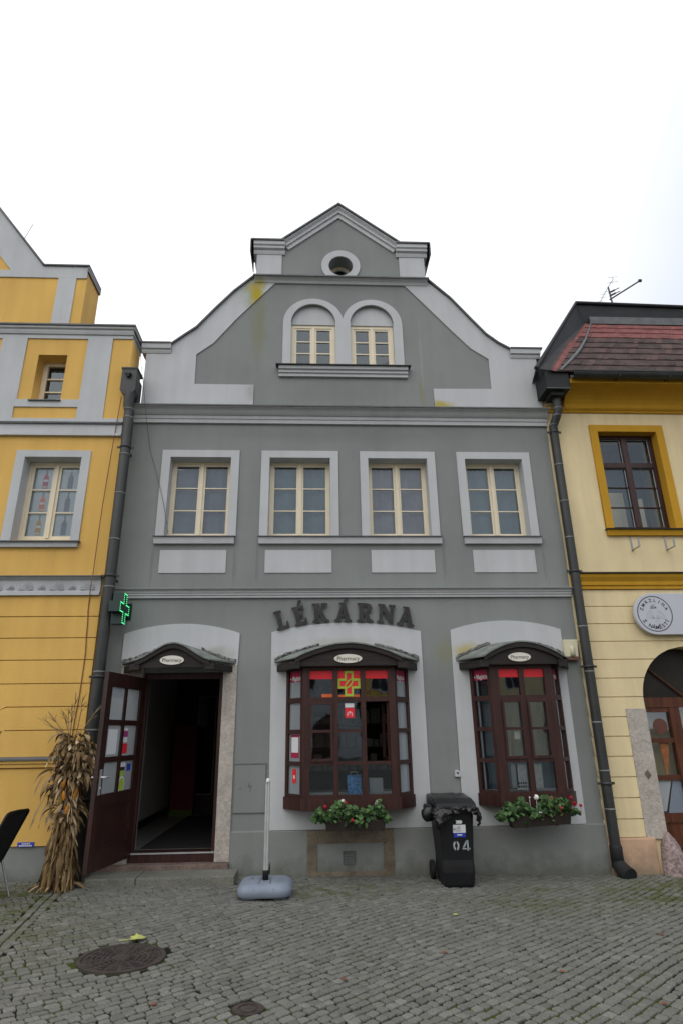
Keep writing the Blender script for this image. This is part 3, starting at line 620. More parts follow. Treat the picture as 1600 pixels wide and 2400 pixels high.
for a, b in ((-2.2, -1.86), (-1.69, -1.35)):
    mb.box(a, a+0.015, yi-0.006, yi, 0.55, 2.3); mb.box(b-0.015, b, yi-0.006, yi, 0.55, 2.3); mb.box(a, b, yi-0.006, yi, 2.285, 2.3); mb.box(a, b, yi-0.006, yi, 0.55, 0.565)
mb.build('glazing_strip', M['film'], o)
mb = MB(); mb.quad((-2.2, yi+0.04, 0.55), (-1.86, yi+0.04, 0.55), (-1.86, yi+0.04, 2.3), (-2.2, yi+0.04, 2.3)); mb.quad((-1.69, yi+0.04, 0.55), (-1.35, yi+0.04, 0.55), (-1.35, yi+0.04, 2.3), (-1.69, yi+0.04, 2.3)); mb.build('pane', M['glass'], o, recalc=False)

# entrance door leaf, swung open over the step
def door_leaf():
    hx, hy = -2.19, 0.02; fx, fy = -2.365, -0.97
    d = Vector((fx-hx, fy-hy)); W = d.length; ang = math.atan2(d.y, d.x)
    X = Matrix.Translation((hx, hy, 0)) @ Matrix.Rotation(ang, 4, 'Z')      # local x from hinge to free edge, local +y faces the house's middle
    z0, z1 = 0.235, 2.3
    mb = MB(); mb.X = X; t0, t1 = -0.025, 0.025
    st = 0.125
    mb.box(0, st, t0, t1, z0, z1); mb.box(W-st, W, t0, t1, z0, z1)
    mb.box(st, W-st, t0, t1, z1-0.16, z1); mb.box(st, W-st, t0, t1, z0, z0+0.2); mb.box(st, W-st, t0, t1, 0.87, 0.99)
    xm = W/2
    mb.box(xm-0.028, xm+0.028, t0+0.004, t1-0.004, 0.99, z1-0.16)
    for z in (1.345, 1.745): mb.box(st, W-st, t0+0.005, t1-0.005, z-0.03, z+0.03)
    mb.box(st, W-st, -0.008, 0.008, z0+0.2, 0.87); 
    for a, b, c, e in ((st, st+0.03, z0+0.2, 0.87), (W-st-0.03, W-st, z0+0.2, 0.87), (st+0.03, W-st-0.03, z0+0.2, z0+0.23), (st+0.03, W-st-0.03, 0.84, 0.87)): mb.box(a, b, -0.016, 0.016, c, e)
    o = mb.build('door', M['wood2'], H, bevel=0.003)
    g = MB(); g.X = X; g.quad((W-st, 0, 0.99), (st, 0, 0.99), (st, 0, z1-0.16), (W-st, 0, z1-0.16)); g.build('pane', M['glassfrost'], o, recalc=False)
    def stick(n, mt, a, b, c, e, y=0.004):
        q = MB(); q.X = X; q.box(a, b, y, y+0.001, c, e); return q.build(n, M[mt], o)
    tl = MB(); tl.X = X; tl.box(xm+0.035, W-st, 0.003, 0.004, 2.03, 2.14); tl.build('film_strip', M['film'], o)
    stick('notice', 'white', xm+0.1, xm+0.32, 1.40, 1.67)
    stick('sticker', 'white', xm-0.16, xm-0.04, 1.655, 1.69); stick('sticker', 'magenta', xm-0.17, xm-0.04, 1.585, 1.65); stick('sticker', 'white', xm-0.16, xm-0.05, 1.525, 1.58); stick('sticker', 'red', xm-0.18, xm-0.05, 1.40, 1.51)
    stick('sticker', 'white', xm-0.18, xm-0.06, 1.25, 1.3); stick('sticker', 'ink', xm-0.17, xm-0.06, 1.21, 1.25); stick('sticker', 'bluef', xm-0.32, xm-0.22, 1.2, 1.28); stick('sticker', 'lime', xm-0.15, xm-0.06, 1.145, 1.21)
    ov = [(0.5*0.13*math.cos(a), 0.5*0.155*math.sin(a)) for a in (2*math.pi*k/20 for k in range(20))]
    for nm, s_, yy, mt in (('sticker', 1.2, 0.0042, 'white'), ('sticker', 1.0, 0.0055, 'lime')):
        q = MB(); q.X = X @ Matrix.Translation((xm-0.12, yy, 1.055)); q.prism([(x*s_, z*s_) for x, z in ov], 0, 0.001); q.build(nm, M[mt], o)
    h = MB(); h.X = X
    for s_ in (1, -1):
        h.box(W-0.085, W-0.045, 0.025*s_ if s_ > 0 else -0.033, 0.033 if s_ > 0 else -0.025, 0.99, 1.25)
        h.tube([(W-0.065, 0.03*s_, 1.17), (W-0.065, 0.075*s_, 1.17), (W-0.08, 0.08*s_, 1.17), (W-0.19, 0.08*s_, 1.165)], 0.011, 8)
        h.lathe([(0.012, 0), (0.012, 0.012)], (W-0.065, 0.03*s_, 1.06), 'Y', 10)
    h.build('handle', M['alu'], o)
door_leaf()

# ------------------------------------------------------------------ canopies and bay windows
def canopy(cx, hf, hw_, zend, zap, zend_w, zap_w, fb, yf=-0.42, ogee=0.25, name='bay'):
    """front arc at y=yf (half width hf), wall arc at y=0 (half width hw_)"""
    n = 28
    def prof(s, ze, za):
        c = math.sqrt(max(0, 1-0.75*s*s)); c = (c-0.5)/0.5
        o_ = 0.5*(1+math.cos(math.pi*s))
        return ze+(za-ze)*((1-ogee)*c+ogee*o_)
    S_ = [-1+2*i/n for i in range(n+1)]
    fr = [(cx+hf*s, prof(s, zend, zap)) for s in S_]; wl = [(cx+hw_*s, prof(s, zend_w, zap_w)) for s in S_]
    fa = MB()
    fa.prism([(cx-hf, fb), (cx+hf, fb)]+[(x, z-0.045) for x, z in fr[::-1]], yf+0.015, yf+0.045)
    top = [(x, z-0.002) for x, z in fr]; bot = [(x, z-0.06) for x, z in fr]
    for i in range(n):
        fa.add([(bot[i][0], yf-0.02, bot[i][1]), (bot[i+1][0], yf-0.02, bot[i+1][1]), (top[i+1][0], yf-0.02, top[i+1][1]), (top[i][0], yf-0.02, top[i][1]),
                (bot[i][0], yf+0.05, bot[i][1]), (bot[i+1][0], yf+0.05, bot[i+1][1]), (top[i+1][0], yf+0.05, top[i+1][1]), (top[i][0], yf+0.05, top[i][1])],
               [(0, 1, 2, 3), (4, 7, 6, 5), (0, 4, 5, 1), (3, 2, 6, 7)])
    for s_ in (-1, 1):                     # side beams from the front fascia back to the wall
        a = Vector((cx+s_*hf, yf+0.02)); b = Vector((cx+s_*(hw_-0.075), -0.005)); nn = Vector((-(b-a).y, (b-a).x)).normalized()*0.03
        pts = [a-nn, a+nn, b+nn, b-nn]
        za, zb = fb-0.03, zend-0.035
        fa.add([(p.x, p.y, za) for p in pts]+[(p.x, p.y, zb) for p in pts], [(0, 3, 2, 1), (4, 5, 6, 7), (0, 1, 5, 4), (1, 2, 6, 5), (2, 3, 7, 6), (3, 0, 4, 7)])
        fa.box(cx+s_*hf-0.06, cx+s_*hf+0.06, yf-0.012, yf+0.06, fb-0.03, zend-0.04)
    rf = MB(); k = 5
    for i in range(n):
        for j in range(k):
            def pt(ii, jj, up=0):
                t_ = jj/k; return (fr[ii][0]*(1-t_)+wl[ii][0]*t_, (yf-0.035)*(1-t_)-0.001*t_, fr[ii][1]*(1-t_)+wl[ii][1]*t_+up)
            rf.add([pt(i, j), pt(i+1, j), pt(i+1, j+1), pt(i, j+1)], [(0, 3, 2, 1)]); rf.add([pt(i, j, .018), pt(i+1, j, .018), pt(i+1, j+1, .018), pt(i, j+1, .018)], [(0, 1, 2, 3)])
        rf.add([pt(i, 0), pt(i+1, 0), pt(i+1, 0, .018), pt(i, 0, .018)], [(0, 1, 2, 3)])
    for ii in (0, n):
        rf.add([pt(ii, 0), pt(ii, k), pt(ii, k, .018), pt(ii, 0, .018)], [(0, 1, 2, 3)])
    fl = []
    for sg_ in (-1, 1):
        q = MB(); k_ = 12; rr = random.Random(int(cx*100)+sg_)
        ss = [sg_*(0.38+0.6*i/k_) for i in range(k_+1)]; hs = [0.02+0.022*rr.random() for _ in ss]
        lo = [(cx+hw_*v, prof(v, zend_w, zap_w)+0.018) for v in ss]; hi = [(x, z+h) for (x, z), h in zip(lo, hs)]
        q.prism(lo+hi[::-1], -0.05, -0.021); fl.append(q)
    return fa, rf, fl

def facet(p0, p1):
    a, b = Vector((p0[0], p0[1], 0)), Vector((p1[0], p1[1], 0)); d = (b-a).normalized(); n = Vector((-d.y, d.x, 0))
    return Matrix(((d.x, n.x, 0, a.x), (d.y, n.y, 0, a.y), (0, 0, 1, 0), (0, 0, 0, 1))), (b-a).length   # local x along, local +y inward, z up
ZR = [(2.35, 2.02), (1.965, 1.635), (1.60, 1.265), (1.225, 0.892)]
def bay(cx, hwl, hfr, cols, wing, opened):
    fr = MB(); gl = MB(); d = -0.3
    P = [(cx-hwl, -0.022), (cx-hfr, d), (cx+hfr, d), (cx+hwl, -0.022)]
    X, W = facet(P[1], P[2]); fr.X = X; gl.X = X
    fx = lambda x: x-(cx-hfr)
    cs = [(fx(a), fx(b)) for a, b in cols]
    edges = [0]+[v for c in cs for v in c]+[W]
    for i in range(0, len(edges), 2): fr.box(edges[i], edges[i+1], 0, 0.07, 0.865, 2.42)
    for a, b in cs:
        fr.box(a, b, 0.004, 0.066, 2.35, 2.42); fr.box(a, b, 0.004, 0.066, 1.965, 2.02); fr.box(a, b, 0.003, 0.068, 1.225, 1.265); fr.box(a, b, 0.003, 0.068, 0.865, 0.892)
    fr.box(-0.02, W+0.02, -0.025, 0.07, 0.725, 0.8645)
    fr.box(-0.03, W+0.03, -0.012, 0.02, 2.4, 2.435)
    for i, (a, b) in enumerate(cs):
        op = (i == opened)
        if not op:
            if wing[i]:
                fr.box(a, a+0.028, -0.018, 0.05, 1.265, 1.965); fr.box(b-0.028, b, -0.018, 0.05, 1.265, 1.965); fr.box(a+0.028, b-0.028, -0.017, 0.05, 1.265, 1.297); fr.box(a+0.028, b-0.028, -0.017, 0.05, 1.933, 1.965)
                fr.box(a+0.028, b-0.028, -0.014, 0.04, 1.6, 1.632)
            else: fr.box(a, b, 0.006, 0.06, 1.60, 1.635)
            gl.quad((a, 0.035, 1.265), (b, 0.035, 1.265), (b, 0.035, 1.965), (a, 0.035, 1.965))
        else:      # casement swung inward
            X2 = X @ Matrix.Translation((b-0.006, 0.05, 0)) @ Matrix.Rotation(R(-82), 4, 'Z') @ Matrix.Rotation(R(180), 4, 'Z')
            fr.X = X2; w_ = b-a
            fr.box(0, 0.03, -0.02, 0.02, 1.27, 1.96); fr.box(w_-0.03, w_, -0.02, 0.02, 1.27, 1.96); fr.box(0.03, w_-0.03, -0.019, 0.019, 1.27, 1.3); fr.box(0.03, w_-0.03, -0.019, 0.019, 1.93, 1.96); fr.X = X
        gl.quad((a, 0.035, 2.02), (b, 0.035, 2.02), (b, 0.035, 2.35), (a, 0.035, 2.35)); gl.quad((a, 0.035, 0.892), (b, 0.035, 0.892), (b, 0.035, 1.225), (a, 0.035, 1.225))
    mats = []
    fgs = []
    for p0, p1 in ((P[0], P[1]), (P[2], P[3])):
        X, W2 = facet(p0, p1); fr.X = X; fg = MB(); fgs.append(fg); fg.X = X
        fr.box(0.0, 0.05, 0.002, 0.06, 0.866, 2.42); fr.box(W2-0.05, W2-0.001, 0.002, 0.06, 0.866, 2.42)
        for za, zb in ((2.352, 2.42), (1.96, 2.022), (1.59, 1.64), (1.22, 1.268), (0.866, 0.9)): fr.box(0.05, W2-0.05, 0.004, 0.058, za, zb)
        fr.box(0.0, W2, -0.018, 0.06, 0.727, 0.865)
        fg.quad((0.05, 0.03, 0.9), (W2-0.05, 0.03, 0.9), (W2-0.05, 0.03, 2.352), (0.05, 0.03, 2.352))
    fr.X = None
    # floor and head boards of the bay
    for z0, z1 in ((0.74, 0.80), (2.421, 2.45)):
        poly = [(P[0][0]+0.02, 0.3), (P[0][0]+0.02, -0.02), (P[1][0]+0.02, P[1][1]+0.03), (P[2][0]-0.02, P[2][1]+0.03), (P[3][0]-0.02, -0.02), (P[3][0]-0.02, 0.3)]
        if z0 > 2: poly = [(x, min(y, -0.023)) for x, y in poly]
        else: poly = [(x, min(y, -0.0215)) for x, y in poly]
        nn = len(poly); fr.add([(x, y, z0) for x, y in poly]+[(x, y, z1) for x, y in poly], [tuple(range(nn)), tuple(range(2*nn-1, nn-1, -1))]+[(i, i+nn, (i+1) % nn+nn, (i+1) % nn) for i in range(nn)])
    o = fr.build('bay_window', M['wood'], H)
    gl.build('pane', M['glass'], o, recalc=False); [q.build('side_pane', M['glassfrost' if len(cols) == 3 else 'glass'], o, recalc=False) for q in fgs]
    return o, P, cs
def bay_extras(o, cx, hf, hw_):
    fa, rf, fl = canopy(cx, hf, hw_, 2.49, 2.672, 2.485, 2.72, 2.395)
    f = fa.build('canopy_fascia', M['fascia'], o); rf.build('canopy_sheet', M['canopy'], o, recalc=False); [q.build('canopy_flashing', M['mortar'], o) for q in fl]
B1, P1, C1 = bay(0.465, 0.805, 0.585, [(-0.035, 0.256), (0.322, 0.611), (0.672, 0.965)], [1, 0, 1], 2)
bay_extras(B1, 0.463, 0.68, 0.98)
B2, P2, C2 = bay(2.70, 0.61, 0.412, [(2.405, 2.67), (2.733, 3.0)], [1, 1], -1)
bay_extras(B2, 2.709, 0.515, 0.795)
fa, rf, fl = canopy(-1.752, 0.462, 0.76, 2.478, 2.686, 2.475, 2.70, 2.395, yf=-0.42, ogee=0.8)
DC = fa.build('door_canopy', M['fascia'], H); rf.build('canopy_sheet', M['canopy'], DC, recalc=False); [q.build('canopy_flashing', M['mortar'], DC) for q in fl]
# films and notices stuck on the glass
def film(o, mt, x0, x1, z0, z1, y=-0.268, n='sticker'):
    q = MB(); q.box(x0, x1, y-0.001, y, z0, z1); return q.build(n, M[mt], o)
for a, b in ((-0.035, 0.256), (0.672, 0.965)): film(B1, 'red', a, b, 2.245, 2.349)
for a, b in ((2.405, 2.67), (2.733, 3.0)): film(B2, 'red', a, b, 2.245, 2.349)
film(B1, 'orange', 0.12, 0.256, 2.021, 2.06); film(B1, 'red', 0.322, 0.611, 2.12, 2.349); film(B1, 'orange', 0.33, 0.6, 2.022, 2.05)
def cross_poly(c, w_, h): return [(-w_, h), (w_, h), (w_, w_), (h, w_), (h, -w_), (w_, -w_), (w_, -h), (-w_, -h), (-w_, -w_), (-h, -w_), (-h, w_), (-w_, w_)]
cxx, czz = 0.467, 2.186
sc = lambda pl, y0, y1, nm, mt: None
plate('cross_emblem', [(cxx+x, czz+z*1.1) for x, z in cross_poly(0, 0.056, 0.143)], [[(cxx+x, czz+z*1.1) for x, z in cross_poly(0, 0.031, 0.116)]], -0.274, -0.2705, M['lime'], B1)
film(B1, 'red', cxx-0.056, cxx+0.056, 2.05, 2.12, -0.2685); 
lens = lambda k: [(cxx+(t*0.707-k*(1-(t/0.09)**2)*0.707), czz+(t*0.707+k*(1-(t/0.09)**2)*0.707)*1.1) for t in (-0.09+0.18*i/10 for i in range(11))]
l1, l2 = lens(0.036), lens(-0.036); i1, i2 = lens(0.016), lens(-0.016)
plate('cross_emblem', l1+l2[::-1][1:-1], [i1[1:-1]+i2[::-1][1:-1]], -0.2775, -0.2745, M['lime'], B1)
film(B1, 'white', 0.41, 0.525, 1.895, 1.945); film(B1, 'red', 0.41, 0.528, 1.77, 1.89)
q = MB(); q.X = None
plate('clock_print', arc(0.469, 1.812, 0.034, R(-40), R(220), 16)+arc(0.469, 1.812, 0.026, R(220), R(-40), 16), [], -0.2715, -0.27, M['white'], B1)
film(B1, 'white', 0.465, 0.471, 1.808, 1.835, -0.2702)
# side-facet films with the writing seen on them
def side_film(o, p0, p1, flip, full):
    X, W = facet(p0, p1)
    q = MB(); q.X = X; q.box(0.05, W-0.05, 0.027, 0.0285, 2.22, 2.351); q.build('sticker', M['crimson'], o)
    me = text_mesh('Magistra', 0.085, extrude=0.0005, squeeze=0.62, bold=0.0012)
    me.transform(X @ Matrix.Translation((W/2+0.012, 0.0262, 2.262)) @ ROTX); link_mesh(me, 'sticker_text', M['white'], o)
    q = MB(); q.X = X; q.lathe([(0.012, 0), (0.012, 0.0008)], (0.066, 0.0258, 2.262), 'Y', 10); q.build('sticker_text', M['white'], o)
side_film(B1, P1[0], P1[1], 0, 1); side_film(B1, P1[2], P1[3], 0, 1); side_film(B2, P2[0], P2[1], 0, 1); side_film(B2, P2[2], P2[3], 0, 1)
X, W = facet(P1[0], P1[1])
for mt, a, b, c, e, y in (('crimson', 0.09, 0.25, 1.31, 1.58, 0.028), ('white', 0.1, 0.24, 1.37, 1.55, 0.0265), ('red', 0.12, 0.2, 1.02, 1.18, 0.028), ('white', 0.145, 0.175, 1.07, 1.11, 0.0265)):
    q = MB(); q.X = X; q.box(a, b, y-0.001, y, c, e); q.build('sticker', M[mt], B1)
for mt, a, b, c, e in (('film', 2.46, 2.54, 0.93, 1.21), ('paper', 2.52, 2.655, 0.905, 1.2), ('paper', 2.74, 2.85, 0.92, 1.2), ('white', 2.55, 2.62, 1.49, 1.585)):
    film(B2, mt, a, b, c, e, -0.235, 'notice')
for k in range(2):
    for j in range(4): film(B2, 'ink', 2.535+j*0.028, 2.555+j*0.028, 0.93+k*0.04, 0.953+k*0.04, -0.2365, 'notice_print')
# shop interior seen through the bays
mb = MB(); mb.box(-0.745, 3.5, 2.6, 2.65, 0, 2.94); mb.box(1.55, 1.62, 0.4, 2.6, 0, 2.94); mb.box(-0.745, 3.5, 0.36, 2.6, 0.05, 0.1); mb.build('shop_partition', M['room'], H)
mb = MB()
for z in (1.0, 1.35, 1.7, 2.05): mb.box(-0.3, 1.4, 2.2, 2.55, z, z+0.03)
o = mb.build('shop_shelf', M['wood'], H)
mb = MB(); rr = random.Random(5)
for z in (1.03, 1.38, 1.73, 2.08):
    x = -0.28
    while x < 1.3:
        wd = rr.uniform(0.06, 0.16); mb.box(x, x+wd, 2.2, 2.4, z, z+rr.uniform(0.1, 0.25)); x += wd+0.02
mb.build('shop_goods', M['paper'], o)
mb = MB(); n = 50
for i in range(n):
    a, b = 2.15+1.1*i/n, 2.15+1.1*(i+1)/n; f_ = lambda x: 0.12+0.012*math.sin(x*55)
    mb.add([(a, f_(a), 0.82), (b, f_(b), 0.82), (b, f_(b), 2.02), (a, f_(a), 2.02)], [(0, 1, 2, 3)], .5, True)
mb.build('shop_curtain', M['curtainB'], H, recalc=False)
# electricity cupboard in the wall
mb = MB(); mb.box(-0.962, -0.575, -0.008, 0, 0.69, 1.237); o = mb.build('meter_cupboard_door', M['grey'], H)
mb = MB(); mb.box(-0.966, -0.571, -0.012, -0.004, 1.237, 1.246); mb.box(-0.58, -0.571, -0.012, -0.004, 0.69, 1.237); mb.box(-0.966, -0.571, -0.011, -0.003, 0.68, 0.689); mb.build('cupboard_edge', M['flash'], o)
mb = MB(); mb.prism([(-0.775, 1.02), (-0.785, 1.02), (-0.795, 0.965), (-0.76, 0.985), (-0.772, 0.92), (-0.764, 0.92), (-0.748, 1.0), (-0.783, 0.978)], -0.0095, -0.0082); mb.build('bolt_mark', M['flash'], o)
mb = MB(); mb.lathe([(0.012, 0), (0.012, -0.004)], (-0.89, -0.008, 0.97), 'Y', 12); mb.build('lock', M['plinth'], o)
# thin joints in the render of the first floor
mb = MB()
for x in (-1.07, 1.9, 3.36): mb.box(x, x+0.006, -0.0015, 0, 3.5, 4.13)
mb.build('render_joint', M['plinth'], H)

# ================================================================== signs on the grey house
GL = {
 'L': ([(0,1),(.42,1),(.42,.9),(.33,.86),(.33,.16),(.5,.16),(.56,.36),(.64,.36),(.64,0),(0,0),(0,.1),(.1,.14),(.1,.86),(0,.9)], [], .64),
 'E': ([(0,1),(.62,1),(.62,.7),(.54,.7),(.48,.86),(.33,.86),(.33,.57),(.42,.58),(.46,.68),(.53,.68),(.53,.34),(.46,.34),(.42,.44),(.33,.44),(.33,.15),(.5,.15),(.58,.34),(.66,.34),(.66,0),(0,0),(0,.1),(.1,.14),(.1,.86),(0,.9)], [], .66),
 'K': ([(0,1),(.42,1),(.42,.9),(.33,.86),(.33,.58),(.52,.84),(.46,.92),(.5,1),(.8,1),(.84,.9),(.7,.85),(.5,.6),(.72,.2),(.78,.13),(.88,.1),(.88,0),(.62,0),(.52,.08),(.34,.42),(.33,.14),(.42,.1),(.42,0),(0,0),(0,.1),(.1,.14),(.1,.86),(0,.9)], [], .88),
 'A': ([(.33,1),(.56,1),(.8,.14),(.9,.1),(.9,0),(.5,0),(.5,.1),(.58,.14),(.55,.27),(.32,.27),(.27,.14),(.36,.1),(.36,0),(0,0),(0,.1),(.1,.14),(.36,.9),(.28,.9),(.24,.94),(.24,1)], [[(.36,.4),(.51,.4),(.44,.7)]], .9),
 'R': ([(0,1),(.5,1),(.68,.95),(.76,.84),(.77,.7),(.7,.55),(.55,.47),(.7,.18),(.78,.12),(.86,.1),(.86,0),(.6,0),(.5,.08),(.34,.44),(.33,.14),(.42,.1),(.42,0),(0,0),(0,.1),(.1,.14),(.1,.86),(0,.9)], [[(.33,.86),(.46,.86),(.53,.8),(.54,.68),(.48,.58),(.33,.56)]], .86),
 'N': ([(0,1),(.34,1),(.66,.42),(.66,.86),(.56,.9),(.56,1),(.92,1),(.92,.9),(.83,.86),(.83,0),(.66,0),(.27,.66),(.27,.14),(.36,.1),(.36,0),(0,0),(0,.1),(.1,.14),(.1,.86),(0,.9)], [], .92)}
sg = thing('letter_sign', (0.45, 0, 2.97), 'arched row of dark bronze serif letters reading LÉKÁRNA above the middle bay window', 'sign')
for ch, acc, x, z, a in (('L', 0, -.385, 2.921, 16), ('E', 1, -.146, 2.974, 13), ('K', 0, .119, 3.01, 3), ('A', 1, .414, 3.016, -1), ('R', 0, .714, 3.008, -2.5), ('N', 0, .995, 2.99, -5.5), ('A', 0, 1.262, 2.956, -8)):
    ol, hs, wd = GL[ch]; h = 0.262; ca, sa = math.cos(R(a)), math.sin(R(a))
    tf = lambda p: (x+((p[0]-wd/2)*ca*1.0-p[1]*sa)*h, z+((p[0]-wd/2)*sa+p[1]*ca)*h)
    o = plate('letter', [tf(p) for p in ol], [[tf(p) for p in q] for q in hs], -0.05, -0.03, M['letter'], sg)
    if acc: plate('accent', [tf(p) for p in ([(.3,1.04),(.4,1.03),(.6,1.24),(.5,1.32),(.42,1.3)] if ch == 'E' else [(.44,1.04),(.55,1.03),(.72,1.16),(.64,1.24),(.55,1.2)])], [], -0.05, -0.03, M['letter'], o)
for (cx, w_, z, lb) in ((-1.762, 0.3, 2.483, 'small ivory oval Pharmacy sign on the canopy over the open door'), (0.453, 0.354, 2.484, 'ivory oval Pharmacy sign on the canopy of the wider middle bay window'), (2.665, 0.296, 2.485, 'small ivory oval Pharmacy sign on the canopy of the narrow right bay window')):
    t = thing('oval_sign', (cx, -0.42, z), lb, 'sign', 'oval pharmacy signs on the canopies')
    mb = MB(); mb.prism([(cx+w_/2*math.cos(a), z+0.056*math.sin(a)) for a in (2*math.pi*k/36 for k in range(36))], -0.42, -0.407); mb.build('sign_plate', M['oval'], t)
    text('sign_text', 'Pharmacy', 0.062*w_/0.3, (cx, -0.421, z-0.002), M['ink'], t, squeeze=1.0)
# green LED cross, at right angles to the wall
t = thing('pharmacy_cross', (-2.52, -0.25, 3.17), 'dark green box-shaped cross with lit green diodes beside the left drainpipe', 'sign')
PC = (-2.535, -0.265, 3.165)
cr = cross_poly(0, 0.068, 0.205)
mb = MB(); n = len(cr)
vs = [(PC[0]-0.07, PC[1]+a, PC[2]+b) for a, b in cr]+[(PC[0]+0.07, PC[1]+a, PC[2]+b) for a, b in cr]
mb.add(vs, [tuple(range(n)), tuple(range(2*n-1, n-1, -1))]+[(i, i+n, (i+1) % n+n, (i+1) % n) for i in range(n)]); mb.build('cross_case', M['teal'], t)
mb = MB(); ci = cross_poly(0, 0.055, 0.19)
for i in range(len(ci)):
    a, b = Vector(ci[i]), Vector(ci[(i+1) % len(ci)]); k = max(2, int((b-a).length/0.026))
    horiz = abs(a.y-b.y) < 1e-6
    for j in range(k):
        p = a.lerp(b, j/k)
        mb.box(PC[0]+0.0705, PC[0]+0.076, PC[1]+p.x-0.0055, PC[1]+p.x+0.0055, PC[2]+p.y-0.0055, PC[2]+p.y+0.0055)
mb.build('diode', M['led'], t)
mb = MB(); mb.box(-2.56, -2.445, -0.012, 0, 3.06, 3.285); mb.box(-2.55, -2.5, -0.06, -0.012, 3.12, 3.2); mb.build('wall_plate', M['teal'], t)
# alarm siren
t = thing('alarm_box', (3.51, 0, 2.62), 'aged cream alarm siren box with amber brown base right of the right bay window', 'alarm')
mb = MB(); mb.prism([(3.405, 2.52), (3.595, 2.52), (3.612, 2.75), (3.412, 2.75)], -0.075, 0); mb.build('housing', M['creamplastic'], t, bevel=0.01)
mb = MB(); mb.lathe([(0.032, 0), (0.032, 0.1), (0.026, 0.12), (0.012, 0.13)], (3.515, -0.085, 2.53), 'Z', 16); mb.build('beacon_dome', M['creamplastic'], t)
mb = MB(); mb.box(3.405, 3.595, -0.085, 0, 2.475, 2.519); mb.build('lens', M['brownlens'], t)
t = thing('wall_box', (1.84, 0, 1.09), 'tiny pale round-topped key switch on the wall between the two bay windows', 'switch')
mb = MB(); mb.prism([(1.80, 1.055), (1.868, 1.055), (1.868, 1.1)]+arc(1.834, 1.1, 0.034, 0, math.pi, 10)+[(1.80, 1.1)], -0.04, -0.0); mb.build('housing', M['trim'], t)
mb = MB(); mb.lathe([(0.012, 0), (0.012, -0.004)], (1.834, -0.04, 1.098), 'Y', 12); mb.build('button', M['ink'], t)

# ================================================================== downpipes
def downpipe(path, r, lab, hop, rings, clamps, shoe, loc):
    t = thing('drainpipe', loc, lab, 'drainpipe', 'drainpipes between the houses')
    mb = MB(); mb.tube(path, r, 16); mb.build('pipe', M['pipe'], t)
    hop(t)
    x0 = path[-1][0]
    def px(z):
        for a, b in zip(path, path[1:]):
            if a[2] >= z >= b[2]: return Vector(a).lerp(Vector(b), (a[2]-z)/(a[2]-b[2]+1e-9))
    for z in rings:
        p = px(z); m_ = MB(); m_.lathe([(r+0.001, -0.009), (r+0.005, -0.006), (r+0.005, 0.006), (r+0.001, 0.009)], p, 'Z', 16); m_.build('joint_ring', M['ring'], t)
    for z in clamps:
        p = px(z); m_ = MB(); m_.lathe([(r+0.001, -0.018), (r+0.008, -0.018), (r+0.008, 0.018), (r+0.001, 0.018)], p, 'Z', 16); m_.box(p.x-r-0.045, p.x+r+0.045, p.y-0.008, p.y+0.008, z-0.015, z+0.015); m_.box(p.x-0.012, p.x+0.012, p.y, max(p.y+0.05, -0.0), z-0.01, z+0.01); m_.build('clamp', M['pipe'], t)
    if shoe: shoe(t)
def hopL(t):
    mb = MB(); x0, x1 = -2.872, -2.648
    mb.prism([(x0, 6.82), (x1, 6.82), (x1, 6.45), (x1-0.05, 6.36), (x0+0.07, 6.36), (x0, 6.44)], -0.31, -0.12); mb.box(x0-0.01, x1+0.012, -0.32, -0.02, 6.8, 6.83); mb.box(x1-0.1, x1, -0.12, -0.0, 6.3, 6.7)
    o = mb.build('hopper', M['pipe'], t, bevel=0.004)
    mb = MB(); mb.box(-2.81, -2.72, -0.36, -0.311, 6.69, 6.71); mb.tube([(-2.77, -0.31, 6.68), (-2.765, -0.36, 6.67)], 0.028, 10); mb.build('outlet', M['ink'], o)
downpipe([(-2.73, -0.27, 6.4), (-2.73, -0.275, 6.2), (-2.71, -0.25, 6.1), (-2.71, -0.27, 6.0), (-2.692, -0.29, 5.9), (-2.685, -0.29, 2.0), (-2.683, -0.29, 0.0)], 0.072,
    'dark drainpipe with hopper head between the yellow house and the grey house', hopL, (6.13, 5.98, 5.38, 4.78, 4.11, 3.45, 2.36, 1.67, 1.1), (5.5, 3.6, 2.3, 0.9), None, (-2.69, -0.2, 0))
def hopR(t):
    mb = MB(); mb.box(3.55, 3.92, -0.42, -0.03, 6.49, 6.785); mb.box(3.64, 3.84, -0.35, -0.1, 6.42, 6.489)
    o = mb.build('hopper', M['darkflash'], t)
    mb = MB(); mb.box(3.545, 3.925, -0.426, -0.4205, 6.486, 6.498); mb.build('hopper_rim', M['flash'], o)
def shoeR(t):
    mb = MB(); mb.lathe([(0.075, -0.22), (0.075, 0.0), (0.07, 0.02)], (3.70, -0.1, 0.24), 'Z', 16); mb.tube([(3.70, -0.1, 0.06), (3.72, -0.17, 0.0), (3.745, -0.28, -0.045)], [0.08, 0.088, 0.095], 12); mb.build('shoe', M['darkflash'], t)
downpipe([(3.765, -0.22, 6.45), (3.765, -0.22, 6.22), (3.735, -0.17, 6.1), (3.703, -0.1, 6.0), (3.70, -0.1, 5.6), (3.70, -0.1, 0.05)], 0.064,
    'dark drainpipe with box hopper and flared foot between the grey house and the cream house', hopR, (6.25, 6.14, 6.02, 5.35, 4.76, 4.2, 2.92, 2.32, 1.68, 1.1, 0.66), (5.9, 3.7, 2.385, 0.95), shoeR, (3.7, 0, 0))

